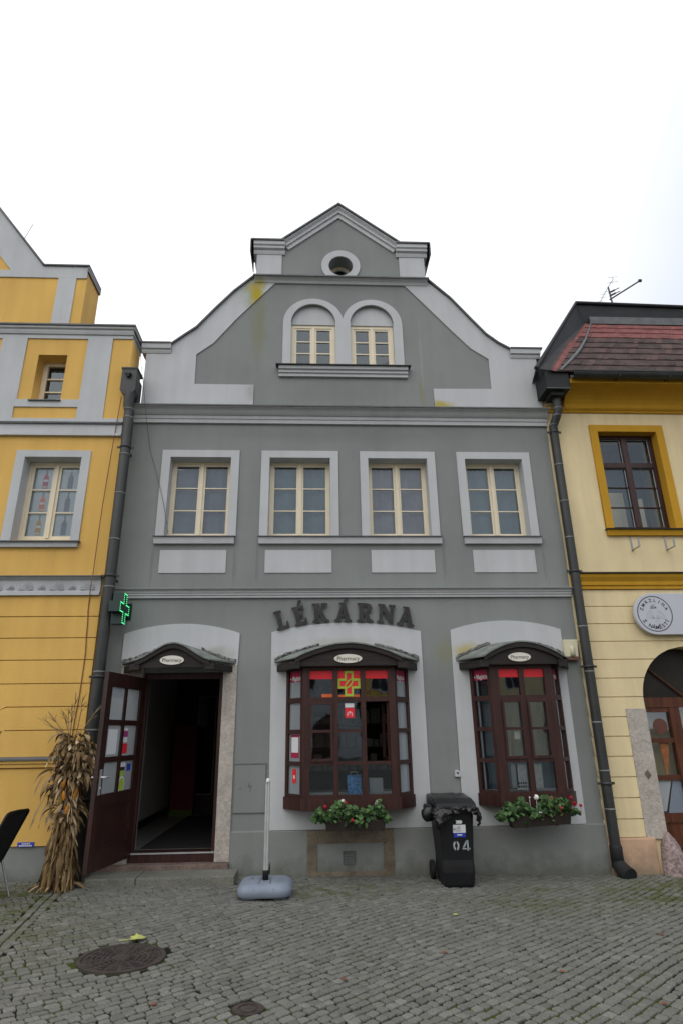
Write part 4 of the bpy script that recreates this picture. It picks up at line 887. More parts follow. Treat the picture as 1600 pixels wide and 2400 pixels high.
# ================================================================== YELLOW HOUSE
yh = thing('townhouse', (-5, -0.2, 0), 'bright yellow gabled house with white bands and a bottle-pictured window, left of the grey house', 'house')
YF = -0.2; YR = -2.8
yw = (-4.12, -3.316); sw = (-4.195, -3.764)
plate('facade_wall', [(-9, -0.1), (YR, -0.1), (YR, 7.4), (-9, 7.4)], [rect(yw[0], yw[1], 4.13, 5.378), rect(sw[0], sw[1], 6.31, 7.103)], YF, YF+0.4, M['yellow'], yh)
mb = MB(); mb.box(-9, YR, YF+0.401, 9, -0.1, 6.6); mb.build('body', M['yellow'], yh)
mb = MB(); mb.add([(-9, YF+0.4, 6.6), (YR, YF+0.4, 6.6), (-6.3, YF+0.4, 9.9), (-9, 9, 6.6), (YR, 9, 6.6), (-6.3, 9, 9.9)], [(1, 4, 5, 2), (0, 2, 5, 3), (3, 5, 4)]); mb.build('roof', M['tileR'], yh, recalc=False)
mb = MB(); mb.box(-9, YR+0.002, YF-0.012, YF, -0.1, 0.408); mb.build('plinth', M['plinth'], yh)
# rusticated courses
mb = MB(); gr = [0.408, 1.25, 1.674, 1.949, 2.227, 2.518, 2.796, 3.073, 3.345]
g = 0.005
for i in range(len(gr)-1):
    a, b = gr[i]+(g if i > 1 else 0.0), gr[i+1]-(g if 1 <= i < len(gr)-2 else 0.0)
    if i < 2: 
        if i == 0: b -= 0.012
        mb.box(-9, YR+0.004, YF-0.035, YF, a+0.001, b)
    else:
        if i in (2,): mb.prism([(-3.86, a-0.09), (-3.76, a), (YR+0.004, a), (YR+0.004, b), (-3.79, b), (-3.9, b-0.05)], YF-0.035, YF); mb.prism([(-9, a-0.42), (-3.96, a-0.13), (-3.91, a-0.10), (-3.95, b-0.05), (-9, b-0.35)], YF-0.034, YF)
        elif i == 3: mb.prism([(-3.88, a-0.05), (-3.79, a), (YR+0.004, a), (YR+0.004, b), (-9, b), (-9, a-0.3)], YF-0.035, YF)
        else: mb.box(-9, YR+0.004, YF-0.035, YF, a, b)
mb.build('rusticated_render', M['yellow'], yh, bevel=0.004)
mb = MB(); mb.extx([(YF-0.036, 1.255), (YF-0.06, 1.255), (YF-0.06, 1.29), (YF-0.08, 1.3), (YF-0.08, 1.33), (YF-0.036, 1.335)], -9, YR+0.006); mb.build('base_moulding', M['yellow'], yh)
mb = MB(); mb.extx([(YF-0.037, 1.375), (YF-0.075, 1.37), (YF-0.1, 1.35), (YF-0.1, 1.333), (YF-0.037, 1.336)], -9, YR+0.006); mb.build('moulding_flashing', M['flash'], yh)
# frieze band with leaf relief
mb = MB(); mb.extx([(YF, 3.35), (YF-0.075, 3.35), (YF-0.075, 3.395), (YF-0.045, 3.405), (YF-0.045, 3.42), (YF-0.055, 3.55), (YF-0.1, 3.58), (YF-0.1, 3.595), (YF, 3.6)], -9, -2.815)
for k in range(26):
    cx = -2.98-k*0.2; big = k % 2 == 0
    for j in range(-4, 5):
        a = j*(0.36 if big else 0.3); L_ = (0.125 if big else 0.07)*(1-0.06*abs(j)); hw_ = 0.017 if big else 0.011
        p0 = Vector((cx, 0, 3.424)); p1 = p0+Vector((math.sin(a)*L_*1.15, 0, max(0.012, math.cos(a)*L_))); mid = p0.lerp(p1, 0.62); s_ = Vector((math.cos(a), 0, -math.sin(a)))*hw_
        y = YF-0.05
        mb.add([(p0.x, y, p0.z), ((mid-s_).x, y, (mid-s_).z), (p1.x, y-0.004, p1.z), ((mid+s_).x, y, (mid+s_).z), (mid.x, y-0.02, mid.z)], [(0, 1, 4), (1, 2, 4), (2, 3, 4), (3, 0, 4)])
mb.build('leaf_frieze', M['trim'], yh, recalc=False)
mb = MB(); mb.extx([(YF, 3.618), (YF-0.12, 3.605), (YF-0.12, 3.59), (YF-0.108, 3.59), (YF, 3.602)], -9, -2.8); mb.build('frieze_flashing', M['flash'], yh)
# window of bottle pictures
plate('window_surround', rect(-4.245, -3.198, 4.12, 5.478), [rect(yw[0]+0.001, yw[1]-0.001, 4.121, 5.377)], YF-0.022, YF, M['trim'], yh)
mb = MB(); a, b = yw; mb.box(a, a+0.004, YF-0.021, YF+0.18, 4.13, 5.378); mb.box(b-0.004, b, YF-0.021, YF+0.18, 4.13, 5.378); mb.box(a+0.004, b-0.004, YF-0.021, YF+0.18, 5.374, 5.378); mb.build('window_reveal', M['trim'], yh)
wy = window(yh, a+0.005, b-0.005, 4.17, 5.372, YF+0.18, gmat='glassup', fw=0.04, sash=0.035)
mb = MB(); mb.box(a+0.08, b-0.08, YF+0.235, YF+0.24, 4.2, 5.35); mb.build('window_film', M['pict'], wy)
def bottle(cx, z, s, mt, kind):
    pr = [(0.032, 0), (0.035, 0.01), (0.035, 0.15), (0.028, 0.175), (0.012, 0.2), (0.011, 0.26), (0.013, 0.275)]
    poly = [(cx+r_*s, z+h*s) for r_, h in pr]+[(cx-r_*s, z+h*s) for r_, h in reversed(pr)]
    y = YF+0.2335
    if kind: 
        q = MB(); q.prism(poly, y, y+0.001); q.build('bottle_picture', M[mt], wy)
        q = MB(); q.box(cx-0.03*s, cx+0.03*s, y-0.001, y-0.0002, z+0.1*s, z+0.13*s); q.box(cx-0.03*s, cx+0.03*s, y-0.001, y-0.0002, z+0.015*s, z+0.03*s); q.build('bottle_label', M['white'], wy)
        q = MB(); q.box(cx-0.012*s, cx+0.012*s, y-0.001, y-0.0002, z+0.225*s, z+0.272*s); q.build('bottle_cap', M['bluegrey'], wy)
    else:
        q = MB(); q.prism(poly, y, y+0.001); q.build('bottle_picture', M['curtainA'], wy)
        q = MB(); q.box(cx-0.036*s, cx+0.036*s, y-0.001, y-0.0002, z+0.135*s, z+0.148*s); q.box(cx-0.012*s, cx+0.012*s, y-0.001, y-0.0002, z+0.23*s, z+0.275*s); q.box(cx-0.014*s, cx+0.014*s, y-0.001, y-0.0002, z+0.12*s, z+0.16*s); q.box(cx-0.025*s, cx+0.02*s, y-0.001, y-0.0002, z+0.03*s, z+0.042*s); q.build('bottle_label', M['plinth'], wy)
for k in range(3):
    z = 4.275+k*0.355
    bottle(-3.885, z, 1.08, ('ochre', 'orange', 'crimson')[k], True); bottle(-3.53, z, 1.08, 'pict', False)
mb = MB(); mb.extx([(YF, 4.02), (YF-0.05, 4.02), (YF-0.06, 4.085), (YF, 4.09)], -4.3, -3.2); o = mb.build('window_sill', M['trim'], yh)
mb = MB(); mb.extx([(YF+0.18, 4.135), (YF-0.09, 4.1), (YF-0.09, 4.085), (YF-0.078, 4.085), (YF+0.18, 4.125)], -4.32, -3.175); mb.build('sill_flashing', M['flash'], o)
# upper band, parapet tier
mb = MB(); mb.extx([(YF, 5.71), (YF-0.05, 5.71), (YF-0.05, 5.745), (YF-0.03, 5.75), (YF-0.03, 5.9), (YF, 5.9)], -9, -2.798); mb.build('white_band', M['trim'], yh)
mb = MB(); mb.extx([(YF, 5.945), (YF-0.06, 5.915), (YF-0.06, 5.9), (YF-0.029, 5.9005), (YF, 5.9005)], -9, -2.795); mb.build('band_flashing', M['flash'], yh)
tier = [(-9, 5.946), (-2.8, 5.946), (-2.8, 6.006), (-3.103, 6.006), (-3.103, 7.403), (-2.8, 7.403), (-2.8, 7.46), (-9, 7.46)]
plate('parapet_frame', tier, [rect(-4.395, -3.482, 6.315, 7.39), rect(-4.411, -3.49, 6.0, 6.19), rect(-8.5, -4.772, 6.0, 7.38)], YF-0.02, YF, M['trim'], yh)
mb = MB(); mb.box(-9, YR+0.0, YF, YF+0.45, 7.4, 7.46)
mb.extx([(YF+0.45, 7.461), (YF-0.04, 7.461), (YF-0.055, 7.5), (YF-0.055, 7.53), (YF-0.085, 7.545), (YF-0.085, 7.58), (YF+0.45, 7.58)], -9, YR+0.02); mb.build('parapet_cornice', M['trim'], yh)
mb = MB(); mb.box(-9, YR+0.045, YF-0.11, YF+0.47, 7.581, 7.606); mb.box(YR+0.021, YR+0.045, YF-0.1, YF+0.47, 7.5, 7.6)
# upper block copings
mb.box(-4.37, -3.625, YF-0.05, YF+0.53, 8.776, 8.8); mb.box(-3.649, -3.625, YF-0.04, YF+0.53, 8.66, 8.79)
mb.sweep([(-9, 7.9), (-6.9, 11.0), (-6.1, 11.04), (-5.28, 9.969), (-4.36, 8.777)], [(0.0, YF-0.05), (0.025, YF-0.05), (0.025, YF+0.45), (0.0, YF+0.45)])
mb.build('metal_coping', M['flash'], yh)
mb = MB(); mb.box(-9, -3.65, YF, YF+0.52, 7.606, 8.775); mb.prism([(-9, 8.775), (-4.37, 8.775), (-5.28, 9.967), (-6.1, 11.03), (-6.9, 10.98), (-8.4, 8.8)], YF, YF+0.4); mb.build('gable_wall', M['yellow'], yh)
plate('gable_frame', [(-9, 8.55), (-3.815, 8.55), (-3.652, 8.55), (-3.652, 8.774), (-4.37, 8.774), (-5.28, 9.965), (-6.1, 11.02), (-6.9, 10.97), (-8.4, 8.8), (-9, 8.8)], [[(-7.6, 8.69), (-4.87, 8.685), (-5.11, 8.997), (-6.2, 10.4), (-6.8, 10.3)]], YF-0.02, YF, M['trim'], yh)
mb = MB(); mb.box(-4.096, -3.815, YF-0.02, YF, 7.607, 8.549); mb.build('gable_pilaster', M['trim'], yh)
a, b = sw
ws = MB(); y = YF+0.22
ws.box(a, a+0.07, y, y+0.06, 6.31, 7.1); ws.box(b-0.03, b, y, y+0.06, 6.31, 7.1); ws.box(a+0.07, b-0.03, y, y+0.06, 7.04, 7.1); ws.box(a+0.07, b-0.03, y, y+0.06, 6.31, 6.36)
for z in (6.58, 6.81): ws.box(a+0.07, b-0.03, y+0.005, y+0.05, z-0.01, z+0.01)
o = ws.build('window', M['frame'], yh)
mb = MB(); mb.quad((a+0.07, y+0.03, 6.36), (b-0.03, y+0.03, 6.36), (b-0.03, y+0.03, 7.04), (a+0.07, y+0.03, 7.04)); mb.build('pane', M['glassup'], o, recalc=False)
mb = MB(); mb.box(a-0.03, b+0.03, y+0.1, y+0.11, 6.3, 7.15); mb.build('blind', M['room'], o)
mb = MB(); mb.extx([(y, 6.325), (YF-0.05, 6.3), (YF-0.05, 6.285), (YF-0.04, 6.285), (y, 6.31)], a-0.02, b+0.02); mb.build('window_sill', M['flash'], yh)
# house plaque
t = thing('wall_plaque', (-3.3, YF, 0.42), 'small blue enamel plaque low on the yellow wall behind the chair', 'plaque')
p0, p1 = at(41, 1975, YF-0.05), at(79, 1985, YF-0.05)
mb = MB(); mb.box(p0.x, p1.x, YF-0.041, YF-0.036, p1.z, p0.z); mb.build('plate', M['bluef'], t)
mb = MB()
for k in range(7): mb.box(p0.x+0.02+k*0.022, p0.x+0.036+k*0.022, YF-0.043, YF-0.0412, p1.z+0.006, p1.z+0.018)
for k in range(5): mb.box(p0.x+0.05+k*0.02, p0.x+0.064+k*0.02, YF-0.043, YF-0.0412, p1.z+0.026, p1.z+0.038)
mb.build('print', M['white'], t)
t = thing('lightning_rod', (-4.92, 0, 9.55), 'thin pale rod sticking up from the slope of the yellow gable', 'rod')
mb = MB(); p = at(53, 560, 0.0); q = at(78, 526, 0.0); mb.tube([p+Vector((0, 0, -0.1)), q], 0.008, 6); mb.build('rod', M['alu'], t)
t = thing('lightning_cable', (-2.9, YF, 2), 'thin rusty wire running down the right edge of the yellow wall', 'cable')
pts = [at(*q, YF-0.045) for q in ((285, 930), (262, 1060), (240, 1190), (226, 1290), (218, 1350))]; pts += [at(*q, YF-0.13) for q in ((216, 1356), (212, 1385))]; pts += [at(*q, YF-0.045) for q in ((211, 1400), (207, 1430), (206, 1460), (203, 1490), (201, 1530), (194, 1580), (185, 1640), (175, 1690), (168, 1740))]
mb = MB(); mb.tube(pts, 0.006, 6); mb.build('wire', M['brownleaf'], t)
t = thing('wall_cable', (-2.3, 0, 5), 'thin black cable hanging from the left gable shoulder to the leftmost grey house window', 'cable')
pts = [at(*q, -0.1) for q in ((327, 812), (331, 850), (340, 935))]+[at(340, 946, -0.22), at(343, 975, -0.2)]+[at(*q, -0.04) for q in ((346, 1000), (352, 1055), (363, 1095), (375, 1140), (384, 1180), (391, 1225))]+[at(394, 1250, 0.1)]
mb = MB(); mb.tube(pts, 0.0035, 6); mb.build('wire', M['cable'], t)

# ================================================================== CREAM HOUSE
ch = thing('townhouse', (6, 0, 0), 'cream house with ochre window frames and steep tiled roof, right of the grey house', 'house')
CF = -0.02; CX0 = 3.642; CX1 = 9.0
cw = (4.415, 5.355); AR = (5.12, 1.95, 0.70)
door_open = [(AR[0]-AR[2], -0.3), (AR[0]+AR[2], -0.3)]+arc(AR[0], AR[1], AR[2], 0, math.pi, 26)
plate('facade_wall', rect(CX0, CX1, -0.3, 6.55), [rect(cw[0], cw[1], 4.37, 5.958), door_open], CF+0.02, CF+0.45, M['cream'], ch)
js = [0.324, 0.531, 0.772, 1.015, 1.26, 1.503, 1.744, 1.995, 2.239, 2.486, 2.729, 2.971, 3.214, 3.455]
g = 0.006
for i in range(len(js)-1):
    a, b = js[i]+g, js[i+1]-g
    o_ = [(CX0, a)]
    def xa(z):
        if z <= 1.845: return 4.146
        if z <= AR[1]: return AR[0]-AR[2]-0.002
        d = AR[2]**2-(z-AR[1])**2
        return AR[0]-math.sqrt(d)-0.002 if d > 0 else None
    zs = sorted({a, b, *([1.845, 1.8451] if a < 1.845 < b else []), *[a+(b-a)*k/6 for k in range(7)]})
    right = [(xa(z), z) for z in zs]
    if all(x is not None for x, z in right): poly = [(CX0, a)]+right+[(CX0, b)]; hs = []; plate('rusticated_render', poly, [], CF, CF+0.02, M['cream'], ch)
    elif all(x is None for x, z in right): mb = MB(); mb.box(CX0, CX1, CF, CF+0.02, a, b); mb.build('rusticated_render', M['cream'], ch)
    else:
        pl = [(CX0, a)]+[(x, z) for x, z in right if x is not None]+[(AR[0], AR[1]+AR[2]+0.002)]+[(2*AR[0]-x, z) for x, z in reversed(right) if x is not None]+[(CX1, a), (CX1, b), (CX0, b)]
        plate('rusticated_render', pl, [], CF, CF+0.02, M['cream'], ch)
mb = MB(); mb.box(CX0, 4.25, CF-0.03, CF+0.02, -0.3, 0.322); mb.build('plinth', M['pink'], ch, bevel=0.02)
mb = MB(); mb.box(4.147, AR[0]-AR[2]-0.001, CF-0.012, 0.42, 0.3, 1.844); o = mb.build('stone_jamb', M['stone'], ch, bevel=0.006)
mb = MB(); mb.prism([(4.29, 0.98), (4.335, 1.03), (4.3, 1.1), (4.25, 1.05)], CF-0.018, CF-0.0121); mb.build('stone_repair', M['brownstone'], o)
mb = MB(); mb.box(AR[0]+AR[2]+0.001, 6.1, CF-0.012, 0.42, 0.3, 1.844); mb.build('stone_jamb', M['stone'], ch, bevel=0.006)
# upper floor
plate('upper_render', rect(CX0, CX1, 3.70, 6.285), [rect(cw[0]-0.115, cw[1]+0.115, 4.25, 6.068)], CF, CF+0.02, M['cream'], ch)
mb = MB(); mb.extx([(CF+0.02, 3.456), (CF-0.03, 3.456), (CF-0.03, 3.5), (CF-0.05, 3.51), (CF-0.05, 3.56), (CF-0.09, 3.62), (CF-0.1, 3.66), (CF+0.02, 3.675)], CX0+0.02, CX1); mb.build('string_course', M['ochre'], ch)
mb = MB(); mb.extx([(CF+0.02, 3.699), (CF-0.125, 3.68), (CF-0.125, 3.665), (CF-0.112, 3.665), (CF-0.112, 3.67), (CF+0.02, 3.6755)], CX0+0.02, CX1); mb.build('string_course_flashing', M['darkflash'], ch)
plate('window_surround', rect(cw[0]-0.114, cw[1]+0.114, 4.365, 6.067), [rect(cw[0]+0.001, cw[1]-0.001, 4.366, 5.957)], CF-0.03, CF+0.02, M['ochre'], ch)
mb = MB(); mb.box(cw[0]-0.0, cw[0]+0.004, CF-0.029, CF+0.16, 4.37, 5.957); mb.box(cw[1]-0.004, cw[1], CF-0.029, CF+0.16, 4.37, 5.957); mb.box(cw[0]+.004, cw[1]-.004, CF-0.029, CF+0.16, 5.953, 5.957); mb.build('window_reveal', M['ochre'], ch)
mb = MB(); mb.extx([(CF+0.02, 4.25), (CF-0.05, 4.25), (CF-0.07, 4.33), (CF+0.02, 4.335)], 4.305, 5.5); o = mb.build('window_sill', M['ochre'], ch)
mb = MB(); mb.extx([(CF+0.12, 4.364), (CF-0.1, 4.345), (CF-0.1, 4.332), (CF-0.088, 4.332), (CF+0.12, 4.352)], 4.285, 5.52); mb.build('sill_flashing', M['darkflash'], o)
wb = MB(); y = 0.1; a, b = cw[0]+0.005, cw[1]-0.005; z0, z1 = 4.37, 5.952; xm = (a+b)/2
wb.box(a, a+0.06, y, y+0.08, z0, z1); wb.box(b-0.06, b, y, y+0.08, z0, z1); wb.box(a+.06, b-.06, y, y+0.08, z1-0.06, z1); wb.box(a+.06, b-.06, y, y+0.08, z0, z0+0.06)
wb.box(xm-0.045, xm+0.045, y-0.012, y+0.07, z0+.06, z1-.06); wb.box(a+.06, xm-.045, y-0.01, y+0.07, 5.40, 5.48); wb.box(xm+.045, b-.06, y-0.01, y+0.07, 5.40, 5.48)
for xa_, xb_ in ((a+.06, xm-.045), (xm+.045, b-.06)):
    for z in (4.75, 5.075): wb.box(xa_, xb_, y+0.02, y+0.05, z-0.008, z+0.008)
wo = wb.build('window', M['wood'], ch)
mb = MB(); gb = MB()
for xa_, xb_ in ((a+.06, xm-.045), (xm+.045, b-.06)):
    for zA, zB in ((z0+.06, 5.40), (5.48, z1-.06)):
        mb.quad((xa_, y+0.04, zA), (xb_, y+0.04, zA), (xb_, y+0.04, zB), (xa_, y+0.04, zB))
        gb.box(xb_-0.012, xb_, y+0.03, y+0.036, zA, zB); gb.box(xa_, xb_-0.012, y+0.03, y+0.036, zA, zA+0.01); gb.box(xa_, xb_-0.012, y+0.03, y+0.036, zB-0.008, zB)
mb.build('pane', M['glassup'], wo, recalc=False); gb.build('putty_line', M['film'], wo)
mb = MB(); mb.box(a+.06, xm, y+0.3, y+0.32, z0, 5.1); mb.box(a, a+0.14, y+0.35, y+0.37, z0, z1); mb.box(xm+.1, xm+.3, y+0.3, y+0.32, z0, 5.0); mb.build('inner_casement', M['frame'], wo)
mb = MB(); mb.box(cw[0]-0.2, cw[1]+0.2, 0.9, 0.92, 4.2, 6.2); mb.build('room_wall', M['curtainB'], ch)
# cornice, gutter, roof
mb = MB(); pr = [(CF+0.02, 6.285), (CF-0.03, 6.285), (CF-0.04, 6.31), (CF-0.06, 6.32)]+[(CF-0.08-0.34*(1-math.cos(k*math.pi/12)), 6.34+0.24*math.sin(k*math.pi/12)) for k in range(7)]+[(CF-0.42, 6.66), (CF+0.02, 6.66)]
mb.extx(pr, 3.93, CX1); mb.extx(pr[:5]+[(CF+0.02, 6.42)], CX0+0.02, 3.929); mb.build('coved_cornice', M['ochre'], ch)
mb = MB(); n = 10
ring = [(-0.52+0.075*math.cos(math.pi+math.pi*k/n), 6.7+0.085*math.sin(math.pi+math.pi*k/n)) for k in range(n+1)]
prof = ring+[(p[0]*1.0+(-0.52-p[0])*0.06, p[1]+0.004) for p in reversed(ring)]
mb.extx(prof, 3.93, CX1); mb.box(3.93, CX1, -0.605, -0.59, 6.69, 6.71)
for x in (4.62, 5.4, 6.2): mb.box(x, x+0.02, -0.6, -0.44, 6.61, 6.625)
mb.build('gutter', M['pipe'], ch)
def roof_pts():
    YB = 1.2
    e0, e1 = Vector((3.72, -0.46, 6.76)), Vector((CX1+.5, -0.46, 6.76)); t0, t1 = Vector((5.27, YB, 8.93)), Vector((CX1+2.0, YB, 8.9))
    return e0, e1, t0, t1
e0, e1, t0, t1 = roof_pts()
mb = MB(); NR = 9; rr = random.Random(9)
for i in range(NR):            # overlapping courses of tiles
    u0, u1 = i/NR, (i+1)/NR
    A, B = e0.lerp(t0, u0), e1.lerp(t1, u0); C_, D_ = e0.lerp(t0, u1), e1.lerp(t1, u1)
    lift = Vector((0, -0.6, 0.8))*0.016
    nT = 56
    for k in range(nT):
        v0, v1 = k/nT, (k+1)/nT
        jit = rr.uniform(-0.009, 0.009)
        a_, b_ = A.lerp(B, v0)+lift, A.lerp(B, v1)+lift; c_, d_ = C_.lerp(D_, v1), C_.lerp(D_, v0)
        a_ = a_+Vector((0, 0, jit)); b_ = b_+Vector((0, 0, jit))
        red = u0 > 0.6
        r_ = 0.66-rr.random()*0.12 if red else rr.uniform(0, 0.38)
        if not red and rr.random() < 0.02: r_ = rr.choice((0.5, 0.95))
        mb.add([a_, b_, c_, d_, A.lerp(B, v0), A.lerp(B, v1)], [(0, 1, 2, 3), (4, 5, 1, 0)], r_)
# small cheek of tiles against the party wall
q0, q1, q2, q3 = e0+Vector((-0.12, -0.02, 0.02)), e0, t0, t0+Vector((-0.1, 0.1, 0.14))
for i in range(8):
    u0, u1 = i/8, (i+1)/8
    mb.add([q0.lerp(q1, u0), q0.lerp(q1, u1), q3.lerp(q2, u1), q3.lerp(q2, u0)], [(0, 1, 2, 3)], 0.62 if i > 2 else 0.3)
mb.build('roof', M['tileR'], ch, recalc=False)
mb = MB()
vl = [e0.lerp(t0, u)+Vector((0.06+0.13*math.sin(u*math.pi)*(1-0.4*u), -0.01, 0.015)) for u in (0, 0.15, 0.3, 0.42, 0.6, 0.8, 1.0)]
mb.tube(vl, [0.018, 0.026, 0.03, 0.028, 0.02, 0.018, 0.018], 8); mb.build('valley_flashing', M['flash'], ch)
# metal clad upstand along the party wall and under the upper roof
P_ = [Vector((3.42, -0.42, 6.84)), Vector((5.10, 1.2, 9.42)), Vector((CX1+2.0, 1.2, 9.28))]
Q_ = [Vector((3.66, -0.44, 6.79)), Vector((5.22, 1.2, 8.95)), Vector((CX1+2.0, 1.2, 8.86))]
mb = MB()
mb.add(P_+Q_, [(0, 1, 4, 3), (1, 2, 5, 4)])
back = [p+Vector((0.1, 0.5, -0.02)) for p in P_]
mb.add(P_+back, [(0, 1, 4, 3), (1, 2, 5, 4)])
mb.build('metal_upstand', M['darkflash'], ch, recalc=False)
mb = MB()
mb.tube([p+Vector((-0.0, -0.02, -0.015)) for p in P_], 0.034, 8); mb.build('edge_roll', M['darkflash'], ch)
mb = MB(); mb.box(5.3, CX1+2, 1.15, 1.19, 8.9, 9.06); mb.build('fascia_board', M['flash'], ch)
mb = MB(); mb.add([back[1], back[2], Vector((CX1+2, 6, 10.2)), Vector((6.5, 6, 10.2)), back[0], Vector((3.3, 9, 6.6)), Vector((CX1+2, 9, 6.6))], [(0, 1, 2, 3), (4, 0, 3, 5), (5, 3, 2, 6)]); mb.build('upper_roof', M['darkflash'], ch, recalc=False)
mb = MB(); mb.box(CX0, CX1, 0.43, 9, -0.3, 4.1); mb.box(CX0, CX1, 0.95, 9, 4.1, 6.6); mb.box(CX0, cw[0]-0.2, 0.43, 0.95, 4.1, 6.6); mb.box(cw[1]+0.2, CX1, 0.43, 0.95, 4.1, 6.6); mb.box(CX0, CX1, 0.43, 0.95, 6.2, 6.6)
mb.build('body', M['cream'], ch)
# arched shop door
mb = MB(); y = 0.2
xL, xR = AR[0]-AR[2]+0.001, AR[0]+AR[2]-0.001
mb.box(xL, xL+0.09, y, y+0.08, -0.1, 1.86); mb.box(xL+0.44, xL+0.58, y-0.01, y+0.08, -0.1, 1.86); mb.box(xL, xR, y-0.015, y+0.08, 1.862, 1.99)
mb.box(xL+.09, xL+.44, y, y+0.07, 1.8, 1.86)
for z, h in ((1.44, 0.03), (0.98, 0.03)): mb.box(xL+.09, xL+.44, y, y+0.06, z-h, z+h)
mb.box(xL+.09, xL+.44, y, y+0.07, 0.45, 0.56); mb.box(xL+.09, xL+.44, y+0.02, y+0.06, -0.1, 0.45); mb.box(xR-0.3, xR, y, y+0.08, -0.1, 1.86); mb.box(xL+.58, xR-.3, y, y+0.07, -0.1, 0.56)
mb.tube([(AR[0], y+0.02, 2.0), (AR[0]-0.49, y+0.02, 2.42)], 0.012, 6)
mb.lathe([(0.11, 0.0), (0.12, -0.008), (0.13, 0.0)], (xL+0.28, y+0.021, 0.28), 'Y', 24)
o = mb.build('door', mat('chestnut_door', (0.1, 0.032, 0.015), 0.45, 0.15, 4, grain=(30, 30, 2)), ch)
mb = MB(); mb.quad((xL+.09, y+.04, .56), (xL+.44, y+.04, .56), (xL+.44, y+.04, 1.8), (xL+.09, y+.04, 1.8)); mb.quad((xL+.58, y+.04, .56), (xR-.3, y+.04, .56), (xR-.3, y+.04, 1.86), (xL+.58, y+.04, 1.86)); mb.build('pane', M['glass'], o, recalc=False)
mb = MB(); mb.prism(arc(AR[0], 1.99, AR[2]-0.002, 0, math.pi, 24, AR[2]-0.042), y+0.05, y+0.06); mb.build('fanlight', mat('dark_fanlight', (0.02, 0.016, 0.011), 0.4, 0.4, 3, spec=0.25), o)
# ice cream picture on the door glass
mb = MB(); mb.prism([(4.66, 1.42), (4.80, 1.42), (4.71, 1.02), (4.69, 1.02)], y+0.032, y+0.034); mb.build('cone_print', M['conec'], o)
mb = MB(); mb.prism(arc(4.72, 1.62, 0.1, 0, 2*math.pi, 20)[:-1], y+0.032, y+0.034); mb.build('scoop_print', M['brownlens'], o)
mb = MB(); mb.prism([(4.62, 0.56), (4.88, 0.56), (4.88, 0.95), (4.76, 0.97)], y+0.030, y+0.032); mb.build('door_film', M['bluegrey'], o)
mb = MB(); mb.prism([(4.53, 0.58), (4.6, 0.58), (4.73, 0.94), (4.54, 0.94)], y+0.0305, y+0.0315); mb.build('door_film', M['film'], o)
# guard stone
t = MB(); gs = []
prof = [(0.0, 1.0), (0.1, 0.98), (0.25, 0.85), (0.45, 0.75), (0.7, 0.6), (0.86, 0.42), (0.95, 0.22), (1.0, 0.08)]
for u, s_ in prof:
    for k in range(14):
        a = 2*math.pi*k/14
        t.v.append((4.40+0.17*s_*math.cos(a)+0.05*(1-u)+0.01*math.sin(3*a+5*u), CF-0.02+0.16*s_*math.sin(a), -0.12+0.50*u))
for i in range(len(prof)-1):
    for k in range(14): t.f.append((i*14+k, i*14+(k+1) % 14, (i+1)*14+(k+1) % 14, (i+1)*14+k)); t.r.append(.5); t.smooth.append(True)
t.f.append(tuple((len(prof)-1)*14+k for k in range(14))); t.r.append(.5); t.smooth.append(True)
tag(t.build('guard_stone', M['guard'], None, (4.4, 0, 0)), 'pinkish weathered guard stone at the foot of the arched doorway', 'stone')
# shop sign with rounded left end
sx, sz, sr = 4.742, 3.09, 0.288
t = thing('shop_sign', (sx, -0.1, sz), 'white rounded sign with a black ring emblem and lettering above the arched door', 'sign')
mb = MB(); mb.prism(arc(sx, sz, sr, math.pi/2, 1.5*math.pi, 24)+[(7.2, sz-sr), (7.2, sz+sr)], -0.115, -0.06); mb.build('sign_board', mat('pale_sign_board', (0.5, 0.52, 0.57), 0.5, 0.03), t, bevel=0.008)
mb = MB(); mb.box(4.9, 4.95, -0.06, CF, sz-0.2, sz+0.2); mb.box(6.6, 6.65, -0.06, CF, sz-0.2, sz+0.2); mb.build('sign_bracket', M['steel'], t)
plate('emblem_ring', arc(sx, sz, 0.248, 0, 2*math.pi, 48)[:-1], [arc(sx, sz, 0.237, 0, 2*math.pi, 48)[:-1]], -0.117, -0.1152, M['ink'], t)
def round_text(s, r, a0, a1, size, up, mt):
    n = len(s)
    for i, c in enumerate(s):
        if c == ' ': continue
        a = a0+(a1-a0)*i/(n-1)
        me = text_mesh(c, size, extrude=0.0006, bold=0.0014)
        tilt = a-math.pi/2 if up else a+math.pi/2
        me.transform(Matrix.Translation((sx+r*math.cos(a), -0.1162, sz+r*math.sin(a))) @ ROTX @ Matrix.Rotation(tilt, 4, 'Z')); link_mesh(me, 'sign_letter', M[mt], t)
round_text('ZMRZLINA', 0.186, R(160), R(22), 0.062, True, 'ink'); round_text('Z NÁMĚSTÍ', 0.192, R(212), R(328), 0.07, False, 'ink')
text('sign_text', '2024', 0.045, (sx-0.01, -0.1162, sz+0.085), M['ink'], t, extrude=0.0006, bold=0.0008); mb = MB(); mb.box(sx-0.03, sx+0.015, -0.1165, -0.1153, sz+0.118, sz+0.124); mb.build('sign_text', M['ink'], t)
mb = MB()   # faint line drawing: two fluted ice-cream cups and a small round
for s_ in (-1, 1):
    for k in range(5):
        a = R(90-s_*(18+k*17)); b = Vector((sx+s_*0.012, 0, sz-0.07)); e = b+Vector((math.cos(a)*0.12, 0, math.sin(a)*0.12)); mb.tube([(b.x, -0.1155, b.z), (e.x, -0.1155, e.z)], 0.0011, 5)
    pts = [(sx+s_*0.012+0.12*math.cos(R(90-s_*q)), -0.1155, sz-0.07+0.12*math.sin(R(90-s_*q))) for q in range(18, 90, 8)]; mb.tube(pts, 0.0014, 5)
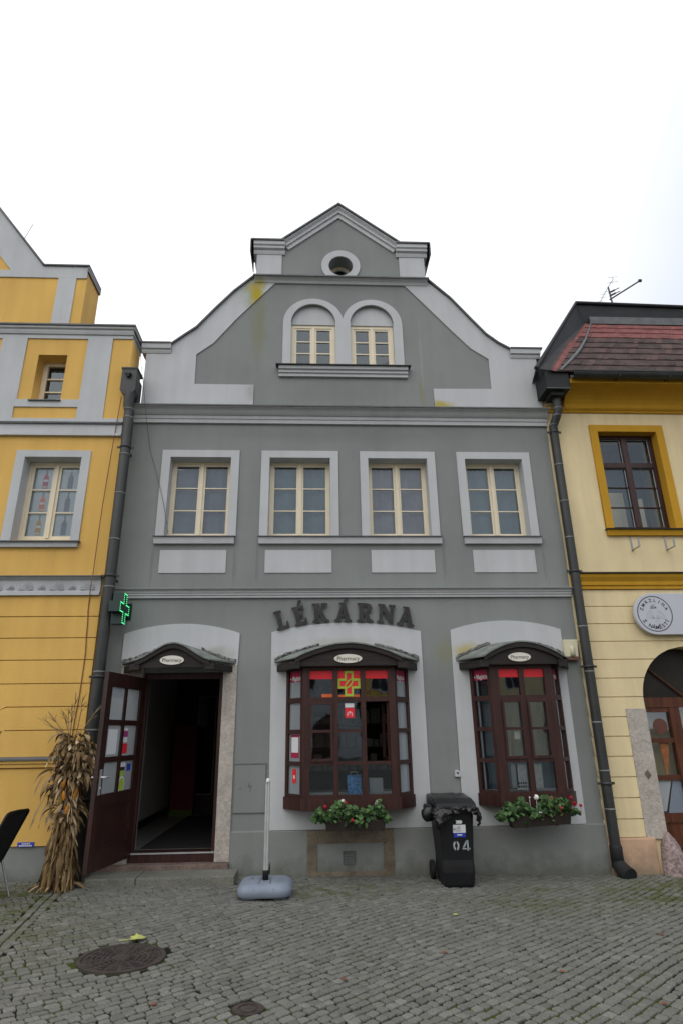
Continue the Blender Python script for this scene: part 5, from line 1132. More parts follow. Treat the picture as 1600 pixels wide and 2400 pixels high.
mb.tube([(sx+0.02+0.022*math.cos(a), -0.1155, sz-0.095+0.022*math.sin(a)) for a in (2*math.pi*k/14 for k in range(15))], 0.0012, 5)
mb.build('emblem_drawing', M['steel'], t)
# window hooks
for (bx, by, ex, ey, tx, ty, lb) in ((4.644, 4.24, 0, 0, 0, 0, 'left grey iron hook below the ochre window sill'), (5.158, 4.24, 0, 0, 0, 0, 'right grey iron hook below the ochre window sill')):
    t = thing('wall_hook', (bx, CF, by), lb, 'hook', 'hooks below the ochre window')
    mb = MB(); mb.box(bx-0.012, bx+0.012, CF-0.008, CF-0.001, 4.03, 4.245); mb.box(bx-0.012, bx+0.012, CF-0.2, CF-0.008, 4.03, 4.04); mb.box(bx-0.012, bx+0.012, CF-0.208, CF-0.2, 4.03, 4.16); mb.build('bracket', M['steel'], t)
# aerial behind the roof
AY = 2.6
t = thing('tv_aerial', at(1436, 715, AY), 'spindly television aerial with crossed booms on the roof of the cream house', 'aerial')
A_ = lambda x, y, dy=0: at(1380+x*0.10204, 640+y*0.10204, AY+dy)
mb = MB(); mb.tube([A_(560, 800), A_(500, 590), A_(430, 320)], 0.018, 6); mb.build('mast', M['cable'], t)
mb = MB(); mb.tube([A_(470, 610), A_(1160, 175)], 0.017, 6); mb.lathe([(0.035, -0.03), (0.035, 0.03)], A_(1160, 175), 'X', 8); mb.build('boom', M['cable'], t)
for (a, b, c, d) in ((440, 460, 680, 340), (460, 530, 700, 415)):
    mb = MB(); mb.tube([A_(a, b), A_(c, d)], 0.010, 5); mb.tube([A_(a+40, b-20), A_(a+140, b-70)], 0.022, 5); mb.build('boom', M['cable'], t)
mb = MB(); mb.tube([A_(255, 650), A_(430, 320), A_(545, 150), A_(525, 95)], 0.008, 5)
for (x, y, l) in ((255, 650, 70), (300, 560, 70), (330, 490, 80), (370, 430, 70), (470, 225, 70), (560, 205, 100), (530, 95, 115)):
    mb.tube([A_(x-l, y+10), A_(x+l, y-12)], 0.0035, 4)
mb.build('yagi_array', M['steel'], t)

# ================================================================== things in the street
def iron_cover(c, r, lab, name):
    t = thing(name, (c[0], c[1], gz(c[0])), lab, 'manhole cover')
    X = Matrix.Translation((c[0], c[1], gz(c[0])-0.004)) @ Matrix.Rotation(-0.018*-1, 4, 'Y')
    X = Matrix.Translation((c[0], c[1], gz(c[0])+0.0)) @ Matrix.Rotation(0.016, 4, 'Y')
    mb = MB(); mb.X = X; mb.lathe([(r+0.012, -0.03), (r+0.012, 0.002), (r-0.02, 0.003), (r-0.022, -0.006), (r*0.93, -0.006), (r*0.93, -0.03)], (0, 0, 0), 'Z', 48, smooth=False); mb.build('cover_rim', M['iron'], t)
    mb = MB(); mb.X = X; mb.lathe([(r*0.92, -0.03), (r*0.92, -0.003), (r*0.0+0.001, -0.003)], (0, 0, 0), 'Z', 48, smooth=False)
    if r > 0.2:
        for k in range(16):
            a = 2*math.pi*k/16
            for j in range(5):
                rr_ = 0.1+j*0.043; 
                p = [(rr_*math.cos(a+q)*0.92, rr_*math.sin(a+q)*0.92) for q in (-0.13, -0.04, 0.04, 0.13)]
                mb.tube([(x, y, 0.0) for x, y in p], 0.008, 5)
        mb.lathe([(0.07, -0.003), (0.07, 0.004), (0.06, 0.005)], (0, 0, 0), 'Z', 24)
    else:
        mb.box(-0.02, 0.02, -0.004, 0.004, -0.003, 0.004); mb.lathe([(0.05, -0.003), (0.05, 0.002), (0.042, 0.002)], (0, 0, 0), 'Z', 20)
    mb.build('cover_lid', M['iron'], t)
    # packed earth between cover and the cut setts
    ring = MB(); ring.X = X; ring.lathe([(r+0.022, -0.03), (r+0.02, -0.012), (r+0.012, -0.006), (r+0.012, -0.03)], (0, 0, 0), 'Z', 40); ring.build('joint_moss', mat('ring_moss', (0.04, 0.042, 0.022), 1.0, 0.5, 9), t)
iron_cover(MH, 0.31, 'large round rusty manhole cover with curved ribs set in the cobbles', 'manhole_cover')
iron_cover(MS, 0.085, 'small round rusty valve cover set in the cobbles at the bottom edge', 'valve_cover')
def leaf(name, c, s, a, mt, lab, group=None, curl=0.2):
    mb = MB(); n = 10; X = Matrix.Translation((c[0], c[1], gz(c[0])+0.004)) @ Matrix.Rotation(a, 4, 'Z'); mb.X = X
    ol = [(0, 0.0), (0.18, 0.2), (0.1, 0.36), (0.34, 0.4), (0.45, 0.55), (0.62, 0.42), (0.8, 0.3), (1, 0), (0.8, -0.3), (0.62, -0.42), (0.45, -0.5), (0.34, -0.36), (0.12, -0.34), (0.18, -0.16)]
    vs = [(x*s, y*s, s*(0.04+curl*(y*y+0.35*(x-0.5)**2))) for x, y in ol]
    vs.append((0.5*s, 0, 0.012)); m_ = len(ol)
    mb.add(vs, [(i, (i+1) % m_, m_) for i in range(m_)]); mb.tube([(0, 0, 0.005), (-0.25*s, 0.05*s, 0.006), (-0.5*s, 0.02*s, 0.004)], 0.03*s, 5)
    return tag(mb.build(name, M[mt], None, (c[0], c[1], gz(c[0])), recalc=False), lab, 'leaf', group)
leaf('fallen_leaf', (-1.49, -2.40), 0.14, R(15), 'limeleaf', 'large yellow green fallen leaf just behind the big manhole cover', curl=0.5)
leaf('fallen_leaf', (1.33, -1.75), 0.05, R(60), 'limeleaf', 'small yellow leaf on the cobbles in front of the bin', curl=0.3)
for c, a in (((-1.0, -3.66), 20), ((0.22, -3.3), 70), ((1.05, -2.75), 200), ((1.8, -3.2), 130), ((2.95, -2.35), 300), ((2.2, -3.75), 10)):
    leaf('fallen_leaf', c, 0.045, R(a), 'brownleaf', 'tiny reddish brown fallen leaf lying alone on the grey cobbles', 'tiny brown leaves on the cobbles', curl=0.3)

# wheelie bin
def bin_():
    x0 = 1.632; yb = -0.675; g0 = gz(x0)
    t = thing('wheelie_bin', (x0, -0.42, g0), 'black wheelie bin marked 04 between the two bay windows, lid closed over a plastic bag', 'bin')
    mb = MB()
    lv = [(0.0, 0.162, -0.66, -0.25), (0.03, 0.17, -0.672, -0.24), (0.15, 0.184, -0.684, -0.22), (0.21, 0.182, -0.68, -0.215), (0.27, 0.179, -0.672, -0.21), (0.5, 0.19, -0.69, -0.17), (0.72, 0.2, -0.71, -0.13), (0.75, 0.205, -0.715, -0.125), (0.75, 0.222, -0.735, -0.11), (0.8, 0.224, -0.738, -0.108)]
    rings = []
    for z, hw, ya, yb_ in lv:
        c = 0.03
        rings.append([(x0+hw-c, ya, g0+z), (x0+hw, ya+c, g0+z), (x0+hw, yb_-c, g0+z), (x0+hw-c, yb_, g0+z), (x0-hw+c, yb_, g0+z), (x0-hw, yb_-c, g0+z), (x0-hw, ya+c, g0+z), (x0-hw+c, ya, g0+z)])
    vs = [p for r_ in rings for p in r_]; n = 8
    mb.add(vs, [(i*n+k, i*n+(k+1) % n, (i+1)*n+(k+1) % n, (i+1)*n+k) for i in range(len(rings)-1) for k in range(n)]+[tuple(range(n-1, -1, -1)), tuple((len(rings)-1)*n+k for k in range(n))])
    mb.build('body', M['black'], t, bevel=0.004)
    mb = MB(); lid = [(-0.75, 0.785), (-0.75, 0.82), (-0.73, 0.85), (-0.55, 0.885), (-0.25, 0.9), (-0.12, 0.885), (-0.09, 0.8)]
    mb.extx([(y, g0+z) for y, z in lid], x0-0.23, x0+0.23); mb.build('lid', M['black'], t, bevel=0.012)
    mb = MB(); mb.tube([(x0-0.17, -0.09, g0+0.86), (x0-0.17, -0.05, g0+0.87), (x0+0.17, -0.05, g0+0.87), (x0+0.17, -0.09, g0+0.86)], 0.012, 8); mb.build('handle', M['black'], t)
    for s_ in (-1, 1):
        mb = MB(); cx = x0+s_*0.215
        mb.lathe([(0.06, -0.022), (0.094, -0.022), (0.1, -0.012), (0.1, 0.012), (0.094, 0.022), (0.06, 0.022)], (cx, -0.2, g0+0.1-0.0), 'X', 24); w_ = mb.build('wheel', M['rubber'], t)
        mb = MB(); mb.lathe([(0.059, -0.015), (0.059, 0.015), (0.02, 0.02)], (cx, -0.2, g0+0.1), 'X', 16); mb.build('rim', M['black'], w_)
    mb = MB(); mb.tube([(x0-0.22, -0.2, g0+0.1), (x0+0.22, -0.2, g0+0.1)], 0.011, 8); mb.build('axle', M['steel'], t)
    def fy(z): 
        for (za, _, ya, _), (zb, _, yc, _) in zip(lv, lv[1:]):
            if za <= z <= zb and zb > za: return ya+(yc-ya)*(z-za)/(zb-za)
    def dec(n_, mt, a, b, c, e, off=0.002):
        q = MB(); ya, yb2 = fy(c)-off, fy(e)-off
        q.add([(x0+a, ya, g0+c), (x0+b, ya, g0+c), (x0+b, yb2, g0+e), (x0+a, yb2, g0+e), (x0+a, ya-.001, g0+c), (x0+b, ya-.001, g0+c), (x0+b, yb2-.001, g0+e), (x0+a, yb2-.001, g0+e)], [(4, 5, 6, 7), (0, 4, 7, 3), (1, 2, 6, 5), (3, 7, 6, 2), (0, 1, 5, 4)]); return q.build(n_, M[mt], t)
    dec('sticker', 'white', -0.045, 0.098, 0.545, 0.628); dec('sticker', 'bluef', -0.04, 0.094, 0.5, 0.544); dec('sticker_print', 'white', 0.0, 0.055, 0.518, 0.53, 0.0035)
    ya = fy(0.585)-0.004
    text('sticker_print', 'FCC', 0.045, (x0+0.0, ya, g0+0.576), M['bluegrey'], t, bold=0.001); dec('sticker_print', 'bluegrey', 0.01, 0.035, 0.6, 0.61, 0.0035)
    q = MB(); zz = 0.656
    for k in range(3):
        a = -0.012+k*0.022; q.prism([(x0+a, g0+zz-0.017), (x0+a+0.02, g0+zz-0.017), (x0+a+0.034, g0+zz), (x0+a+0.02, g0+zz+0.017), (x0+a, g0+zz+0.017), (x0+a+0.012, g0+zz)], fy(zz)-0.004-k*0.0005, fy(zz)-0.002)
    q.build('arrow_mark', M['white'], t)
    # stencilled digits
    def ring_half(cx, s_): return arc(cx, 0, 0.036, R(90-s_*12), R(90-s_*168), 12, 0.048)+arc(cx, 0, 0.016, R(90-s_*155), R(90-s_*25), 10, 0.024)
    zz = 0.415; yy = fy(zz)-0.004
    for s_ in (-1, 1):
        q = MB(); q.prism([(x0-0.018+p[0], g0+zz+p[1]) for p in ring_half(0.0, s_)], yy-0.001, yy); q.build('digit', M['stencil'], t)
    q = MB(); d = lambda L: [(x0+0.105+x, g0+zz+z) for x, z in L]
    q.prism(d([(-0.055, -0.02), (-0.008, 0.052), (-0.005, 0.052), (-0.005, 0.02), (-0.03, -0.02)]), yy-0.001, yy); q.prism(d([(-0.055, -0.026), (-0.005, -0.026), (-0.005, -0.038), (-0.055, -0.038)]), yy-0.001, yy); q.prism(d([(0.0, -0.05), (0.017, -0.05), (0.017, 0.054), (0.0, 0.054)]), yy-0.001, yy); q.prism(d([(0.022, -0.024), (0.034, -0.024), (0.034, -0.038), (0.022, -0.038)]), yy-0.001, yy)
    q.build('digit', M['stencil'], t)
    # bag film turned out under the lid
    t2 = thing('bin_bag', (x0, -0.45, g0+0.78), 'crumpled shiny black plastic bag hanging out under the bin lid', 'bag')
    b = MB(); rr = random.Random(4)
    def drape(path, drop, seg=14, rowsN=7, puff=0.035):
        pts = []
        for i in range(seg+1):
            u = i/seg; k = u*(len(path)-1); i0 = min(int(k), len(path)-2); p = Vector(path[i0]).lerp(Vector(path[i0+1]), k-i0); pts.append(p)
        vs = []
        c = Vector((x0, -0.42, 0))
        for j in range(rowsN+1):
            v = j/rowsN
            for i, p in enumerate(pts):
                dd = drop(i/seg); o_ = (Vector((p.x, p.y, 0))-c).normalized()
                bul = puff*math.sin(v*math.pi*0.9)+0.02*math.sin(i*1.7+j*0.8)*v+rr.uniform(-0.006, 0.012)
                vs.append((p.x+o_.x*bul+0.012*math.sin(j*2.1+i), p.y+o_.y*bul, p.z-dd*v+rr.uniform(-0.008, 0.008)))
        q = seg+1
        b.add(vs, [(j*q+i, j*q+i+1, (j+1)*q+i+1, (j+1)*q+i) for j in range(rowsN) for i in range(seg)], .5, True)
    z = g0+0.805
    drape([(x0-0.235, -0.15, z), (x0-0.24, -0.4, z), (x0-0.24, -0.72, z), (x0-0.2, -0.765, z), (x0-0.06, -0.765, z)], lambda u: 0.08+0.15*math.exp(-((u-0.72)/0.16)**2)+0.05*math.exp(-((u-0.3)/0.1)**2), 30, 9, 0.05)
    drape([(x0-0.06, -0.765, z), (x0+0.2, -0.768, z)], lambda u: 0.04+0.02*math.sin(u*9), 14, 5, 0.012)
    drape([(x0+0.2, -0.765, z), (x0+0.245, -0.72, z), (x0+0.24, -0.4, z), (x0+0.235, -0.15, z)], lambda u: 0.09+0.1*math.exp(-((u-0.25)/0.16)**2), 24, 8, 0.045)
    # puffed corner sticking out to the left
    lob = []
    for i in range(9):
        ph = math.pi*i/8
        for k in range(12):
            a = 2*math.pi*k/12; s_ = 1+0.18*math.sin(5*a+3*ph)+rr.uniform(-0.08, 0.08)
            lob.append((x0-0.29-0.085*math.cos(ph)*0.9-0.05*math.sin(ph)*math.cos(a)*s_*0.7, -0.58+0.07*math.sin(ph)*math.sin(a)*s_, g0+0.74+0.045*math.cos(ph)*-1.1+0.075*math.sin(ph)*math.cos(a)*s_))
    b.add(lob, [(i*12+k, (i+1)*12+k, (i+1)*12+(k+1) % 12, i*12+(k+1) % 12) for i in range(8) for k in range(12)], .5, True)
    # wrinkled sheet lying over the lid
    vs = []; nx, ny = 22, 14
    for j in range(ny+1):
        for i in range(nx+1):
            u, v = i/nx, j/ny; x = x0-0.235+0.47*u; y = -0.77+0.66*v
            zl = 0.823+0.062*min(1, (y+0.77)/0.3)+0.012*min(1, max(0, (y+0.47)/0.25))
            zl += 0.007*abs(math.sin(7*u+3.1*v+math.sin(9*v)))*1.0+rr.uniform(0, 0.006)
            if u < 0.02 or u > 0.98 or v < 0.02: zl -= 0.03
            vs.append((x, y, g0+zl+0.003))
    b.add(vs, [(j*(nx+1)+i, j*(nx+1)+i+1, (j+1)*(nx+1)+i+1, (j+1)*(nx+1)+i) for j in range(ny) for i in range(nx)], .5, False)
    b.build('bag_film', M['bag'], t2, recalc=False)
bin_()

# parasol foot with furled double pole
def parasol():
    cx, cy = -0.485, -0.93; g0 = gz(cx)
    t = thing('parasol_stand', (cx, cy, g0), 'blue grey plastic parasol foot holding a bare slim aluminium pole', 'parasol stand')
    mb = MB(); rings = []
    for z, s in ((0.02, 0.93), (0.03, 0.97), (0.07, 1.0), (0.095, 0.98), (0.125, 0.9), (0.14, 0.8), (0.146, 0.5), (0.146, 0.1)):
        r_ = []
        for k in range(32):
            a = 2*math.pi*k/32; c, s_ = math.cos(a), math.sin(a); e = 0.42
            r_.append((cx+0.285*s*math.copysign(abs(c)**e, c), cy+0.27*s*math.copysign(abs(s_)**e, s_), g0+z))
        rings.append(r_)
    vs = [p for r_ in rings for p in r_]
    mb.add(vs, [(i*32+k, i*32+(k+1) % 32, (i+1)*32+(k+1) % 32, (i+1)*32+k) for i in range(7) for k in range(32)]+[tuple(range(31, -1, -1)), tuple(7*32+k for k in range(32))], .5, True)
    mb.box(cx-0.22, cx-0.1, cy-0.2, cy+0.2, g0+0.0, g0+0.03); mb.box(cx+0.1, cx+0.22, cy-0.2, cy+0.2, g0+0.0, g0+0.03)
    o = mb.build('foot', M['bluegrey'], t)
    mb = MB(); mb.tube([(cx-0.1, cy-0.262, g0+0.1), (cx-0.06, cy-0.17, g0+0.1455), (cx-0.045, cy+0.1, g0+0.147)], 0.005, 5); mb.tube([(cx+0.1, cy-0.262, g0+0.1), (cx+0.06, cy-0.17, g0+0.1455), (cx+0.045, cy+0.1, g0+0.147)], 0.005, 5); mb.build('moulded_rib', M['steel'], o)
    mb = MB(); mb.lathe([(0.02, 0), (0.022, 0.006), (0.012, 0.012)], (cx-0.15, cy+0.03, g0+0.145), 'Z', 12); mb.build('filler_cap', M['steel'], o)
    mb = MB(); mb.lathe([(0.032, 0.14), (0.032, 0.23), (0.029, 0.235)], (cx, cy-0.03, g0), 'Z', 16); mb.tube([(cx+0.035, cy-0.03, g0+0.2), (cx+0.042, cy-0.02, g0+0.3)], [0.012, 0.004], 6); mb.build('pole_sleeve', M['black'], t)
    mb = MB(); mb.tube([(cx-0.013, cy-0.03, g0+0.23), (cx-0.013, cy-0.03, g0+1.08)], 0.0135, 10); mb.tube([(cx+0.013, cy-0.03, g0+0.23), (cx+0.013, cy-0.03, g0+1.08)], 0.0135, 10); mb.box(cx-0.02, cx+0.02, cy-0.034, cy-0.02, g0+0.23, g0+1.085); mb.build('pole', M['alu'], t)
    mb = MB(); mb.lathe([(0.026, 0), (0.02, 0.03), (0.01, 0.045)], (cx, cy-0.03, g0+1.08), 'Z', 10); mb.build('pole_tip', M['white'], t)
parasol()

# chair, cut by the left edge of the view
def chair():
    g0 = gz(-3.2)
    # back plane runs away from the camera; the seat faces left
    def zpt(px, py, z):
        d = FWD*F_PX+RGT*(px-800)-UPV*(py-1200); return CAM+d*((z-CAM.z)/d.z)
    far = zpt(70, 1896, 0.86); near = zpt(21, 1911, 0.84); low = zpt(7, 2012, 0.42)
    t = thing('chair', (-3.3, -1.2, g0), 'dark terrace chair with black mesh back and grey metal legs at the left edge', 'chair')
    yF, yN = -0.95, -1.42
    top = [Vector((-2.985, yN, 0.82)), Vector((-3.0, yF, 0.86))]
    T = at(70, 1897, yF); B = at(5, 2015, yF); Tn = at(24, 1911, yN)
    Tn.x = T.x-0.02; Tn.z = T.z
    dx = B-T
    mb = MB(); n = 10
    def bk(u, v): 
        p = T.lerp(Tn, u)+Vector((dx.x*v, 0, dx.z*v)); p.x += -0.05*math.sin(math.pi*u); return p
    G = [[bk(i/n, j/n) for i in range(n+1)] for j in range(n+1)]
    off = Vector((-0.012, 0, -0.006)); q = n+1
    fl = [p for r_ in G for p in r_]; m_ = len(fl)
    mb.add(fl+[p+off for p in fl], [(j*q+i, j*q+i+1, (j+1)*q+i+1, (j+1)*q+i) for j in range(n) for i in range(n)]+[(m_+j*q+i, m_+(j+1)*q+i, m_+(j+1)*q+i+1, m_+j*q+i+1) for j in range(n) for i in range(n)], .5, True)
    mb.build('backrest', M['chairmesh'], t, recalc=False)
    mb = MB(); mb.tube([bk(0, 1), bk(0, 0.5), bk(0, 0.03), bk(0.04, 0), bk(0.3, -0.01), bk(0.7, -0.01), bk(0.96, 0), bk(1, 0.03), bk(1, 0.5), bk(1, 1)], 0.013, 8); mb.build('back_frame', M['black'], t)
    sz = B.z
    mb = MB(); mb.box(B.x-0.45, B.x+0.01, yN, yF, sz-0.02, sz+0.005); mb.build('seat', M['chairmesh'], t, bevel=0.008)
    foot = at(27, 2115, yF)
    for (xx, fx, yy) in ((B.x+0.0, B.x+0.13, yF), (B.x+0.0, B.x+0.13, yN), (B.x-0.42, B.x-0.47, yF), (B.x-0.42, B.x-0.47, yN)):
        mb = MB(); mb.tube([(xx, yy, sz), (fx, yy, gz(fx)+0.005)], 0.012, 8); mb.build('leg', M['steel'], t)
    for yy in (yF, yN):
        mb = MB(); mb.tube([bk(0.0 if yy == yF else 1.0, 0.5), Vector((B.x-0.2, yy, sz+0.22)), Vector((B.x-0.42, yy, sz+0.2)), Vector((B.x-0.42, yy, sz))], 0.012, 8); mb.build('armrest', M['steel'], t)
chair()

# tied sheaf of dry maize
def sheaf():
    cx, cy = -2.76, -0.62; g0 = gz(cx); rr = random.Random(12)
    t = thing('corn_sheaf', (cx, cy, g0), 'tall tied sheaf of dry brown maize stalks leaning by the yellow wall', 'corn sheaf')
    st = MB(); lv = MB(); ts = MB()
    NZ = 0.82; ncx, ncy = cx-0.03, cy+0.05
    tops = []
    for k in range(46):
        a = rr.uniform(0, 2*math.pi); r0 = 0.17*math.sqrt(rr.random()); 
        bx, by = cx+r0*math.cos(a)*1.0, cy+r0*math.sin(a)*0.9
        nx_, ny_ = ncx+0.085*math.cos(a)*rr.random()**.5, ncy+0.085*math.sin(a)
        tz = rr.uniform(1.2, 1.66); sp = 0.16*rr.random()**.5
        tx, ty = ncx+0.02+sp*math.cos(a), ncy+sp*math.sin(a)*0.8
        p = [(bx, by, gz(bx)+0.0), ((bx+nx_)/2+rr.uniform(-.01, .01), (by+ny_)/2, 0.42), (nx_, ny_, NZ), (tx, ty, tz)]
        st.tube(p, [0.012, 0.011, 0.009, 0.005], 6, rr.random()); tops.append((Vector(p[3]), a))
    st.build('stalk', M['stalk'], t)
    def ribbon(p, d0, L_, w_, droop, tw, rn, n=9):
        pts = []; d = Vector(d0).normalized(); pos = Vector(p)
        for i in range(n+1):
            pts.append(pos.copy()); pos += d*(L_/n); d = (d+Vector((rr.uniform(-.18, .18), rr.uniform(-.18, .18), -droop))).normalized()
        vs = []
        for i, q in enumerate(pts):
            u = i/n; tn = (pts[min(i+1, n)]-pts[max(i-1, 0)]).normalized(); sd_ = tn.cross(Vector((0, 0, 1)))
            if sd_.length < 0.05: sd_ = Vector((1, 0, 0))
            sd_.normalize(); nr = sd_.cross(tn); an = tw*u*3
            s_ = (sd_*math.cos(an)+nr*math.sin(an))*w_*(0.35+0.65*math.sin(min(1, u*1.4+0.25)*math.pi*0.62))*(1-u**3)
            fold = nr*w_*0.35
            vs += [q-s_, q+fold*(1-u), q+s_]
        lv.add(vs, [(i*3+k, i*3+k+1, i*3+k+4, i*3+k+3) for i in range(n) for k in range(2)], rn, True)
    # leaves of the bushy head, hanging over
    for k in range(300):
        a = rr.uniform(0, 2*math.pi); z = rr.uniform(0.98, 1.62); rad = 0.03+0.14*rr.random()*(1 if z > 1.1 else 0.7)
        p = (ncx+0.02+rad*math.cos(a), ncy+rad*math.sin(a)*0.8, z)
        up = rr.uniform(-0.4, 1.5)
        ribbon(p, (math.cos(a), math.sin(a)*0.8, up), rr.uniform(0.12, 0.3), rr.uniform(0.012, 0.026), rr.uniform(0.25, 0.7), rr.uniform(-2.6, 2.6), min(1, max(0, rr.gauss(0.45, 0.33))))
    # husk tufts around the tie, dead leaves down the skirt
    for k in range(60):
        a = rr.uniform(0, 2*math.pi); ribbon((ncx+0.09*math.cos(a), ncy+0.09*math.sin(a), rr.uniform(0.68, 0.98)), (math.cos(a)*0.7, math.sin(a)*0.7, rr.uniform(-0.6, 0.8)), rr.uniform(0.1, 0.26), rr.uniform(0.014, 0.026), 0.3, rr.uniform(-1, 1), rr.uniform(0.3, 1.0), 7)
    for k in range(120):
        a = rr.uniform(0, 2*math.pi); z = rr.uniform(0.16, 0.75); rad = 0.085+0.10*(1-z/0.85)
        ribbon((ncx+0.02+rad*math.cos(a), ncy-0.02+rad*math.sin(a)*0.9, z), (math.cos(a)*0.12, math.sin(a)*0.12, -1), rr.uniform(0.15, 0.45) if z > 0.45 else z*0.95, rr.uniform(0.01, 0.022), 0.02, rr.uniform(-1, 1), min(1, max(0, rr.gauss(0.42, 0.25))))
    for k in range(22):
        a = rr.uniform(0, 2*math.pi); ribbon((cx+0.18*math.cos(a), cy+0.17*math.sin(a), 0.1), (math.cos(a), math.sin(a), -0.3), rr.uniform(0.1, 0.22), 0.016, 0.1, rr.uniform(-1, 1), rr.uniform(0.2, 0.9), 6)
    # long trailing leaves
    for p, d, L_ in (((ncx-0.08, ncy-0.05, 1.02), (-0.8, -0.2, -0.1), 0.5), ((ncx-0.07, ncy-0.04, 0.98), (-0.6, -0.2, -0.4), 0.4), ((ncx+0.1, ncy-0.06, 1.3), (0.6, -0.3, 0.3), 0.52), ((ncx-0.14, ncy, 1.25), (-0.9, -0.1, 0.0), 0.42), ((ncx-0.13, ncy-.03, 1.2), (-0.8, -0.3, -0.3), 0.36)):
        ribbon(p, d, L_, 0.026, 0.22, 0.5, 0.65, 12)
    lv.build('leaves', M['corn'], t, recalc=False)
    for (px, py, L_, a) in ((518, 1150, 0.1, 6), (650, 1130, 0.11, -14), (555, 1300, 0.1, -8), (520, 1015, 0.09, -10)):
        p = at(40+px*0.21256, 1620+py*0.21256, cy-0.09); d = Vector((math.sin(R(a))*-1, -0.15, 1)).normalized()
        mb = MB(); mb.tube([p-d*L_/2, p-d*L_*0.3, p+d*L_*0.2, p+d*L_/2], [0.014, 0.021, 0.019, 0.006], 10); mb.build('cob', M['cob'], t)
    # tassels
    for (tx, ty, sx_, sy_) in ((660, 10, 590, 420), (730, 55, 670, 400), (565, 190, 565, 450), (505, 215, 560, 430), (350, 225, 520, 470), (285, 290, 500, 500), (895, 190, 700, 450), (610, 130, 590, 430), (420, 400, 540, 500)):
        a = at(40+sx_*0.21256, 1620+sy_*0.21256, cy); b = at(40+tx*0.21256, 1620+ty*0.21256, cy-0.02)
        ts.tube([a-(b-a)*0.3, a.lerp(b, 0.5)+Vector((0.008, 0, 0)), b], [0.006, 0.005, 0.003], 5, rr.random())
        for q in range(6):
            u = rr.uniform(0.3, 0.85); s0 = a.lerp(b, u); e = s0+(b-a)*0.22+Vector((rr.uniform(-.07, .07), rr.uniform(-.05, .05), rr.uniform(-0.02, 0.05))); ts.tube([s0, e], [0.003, 0.0018], 4, rr.random())
    ts.build('tassel', M['corn'], t)
    mb = MB()
    for k, z in enumerate((0.80, 0.815, 0.83)): mb.tube([(ncx+0.015+0.105*math.cos(a), ncy+0.10*math.sin(a), z+0.012*math.sin(2*a+k)) for a in (2*math.pi*q/20 for q in range(21))], 0.006, 5)
    mb.build('twine', M['film'], t)
sheaf()

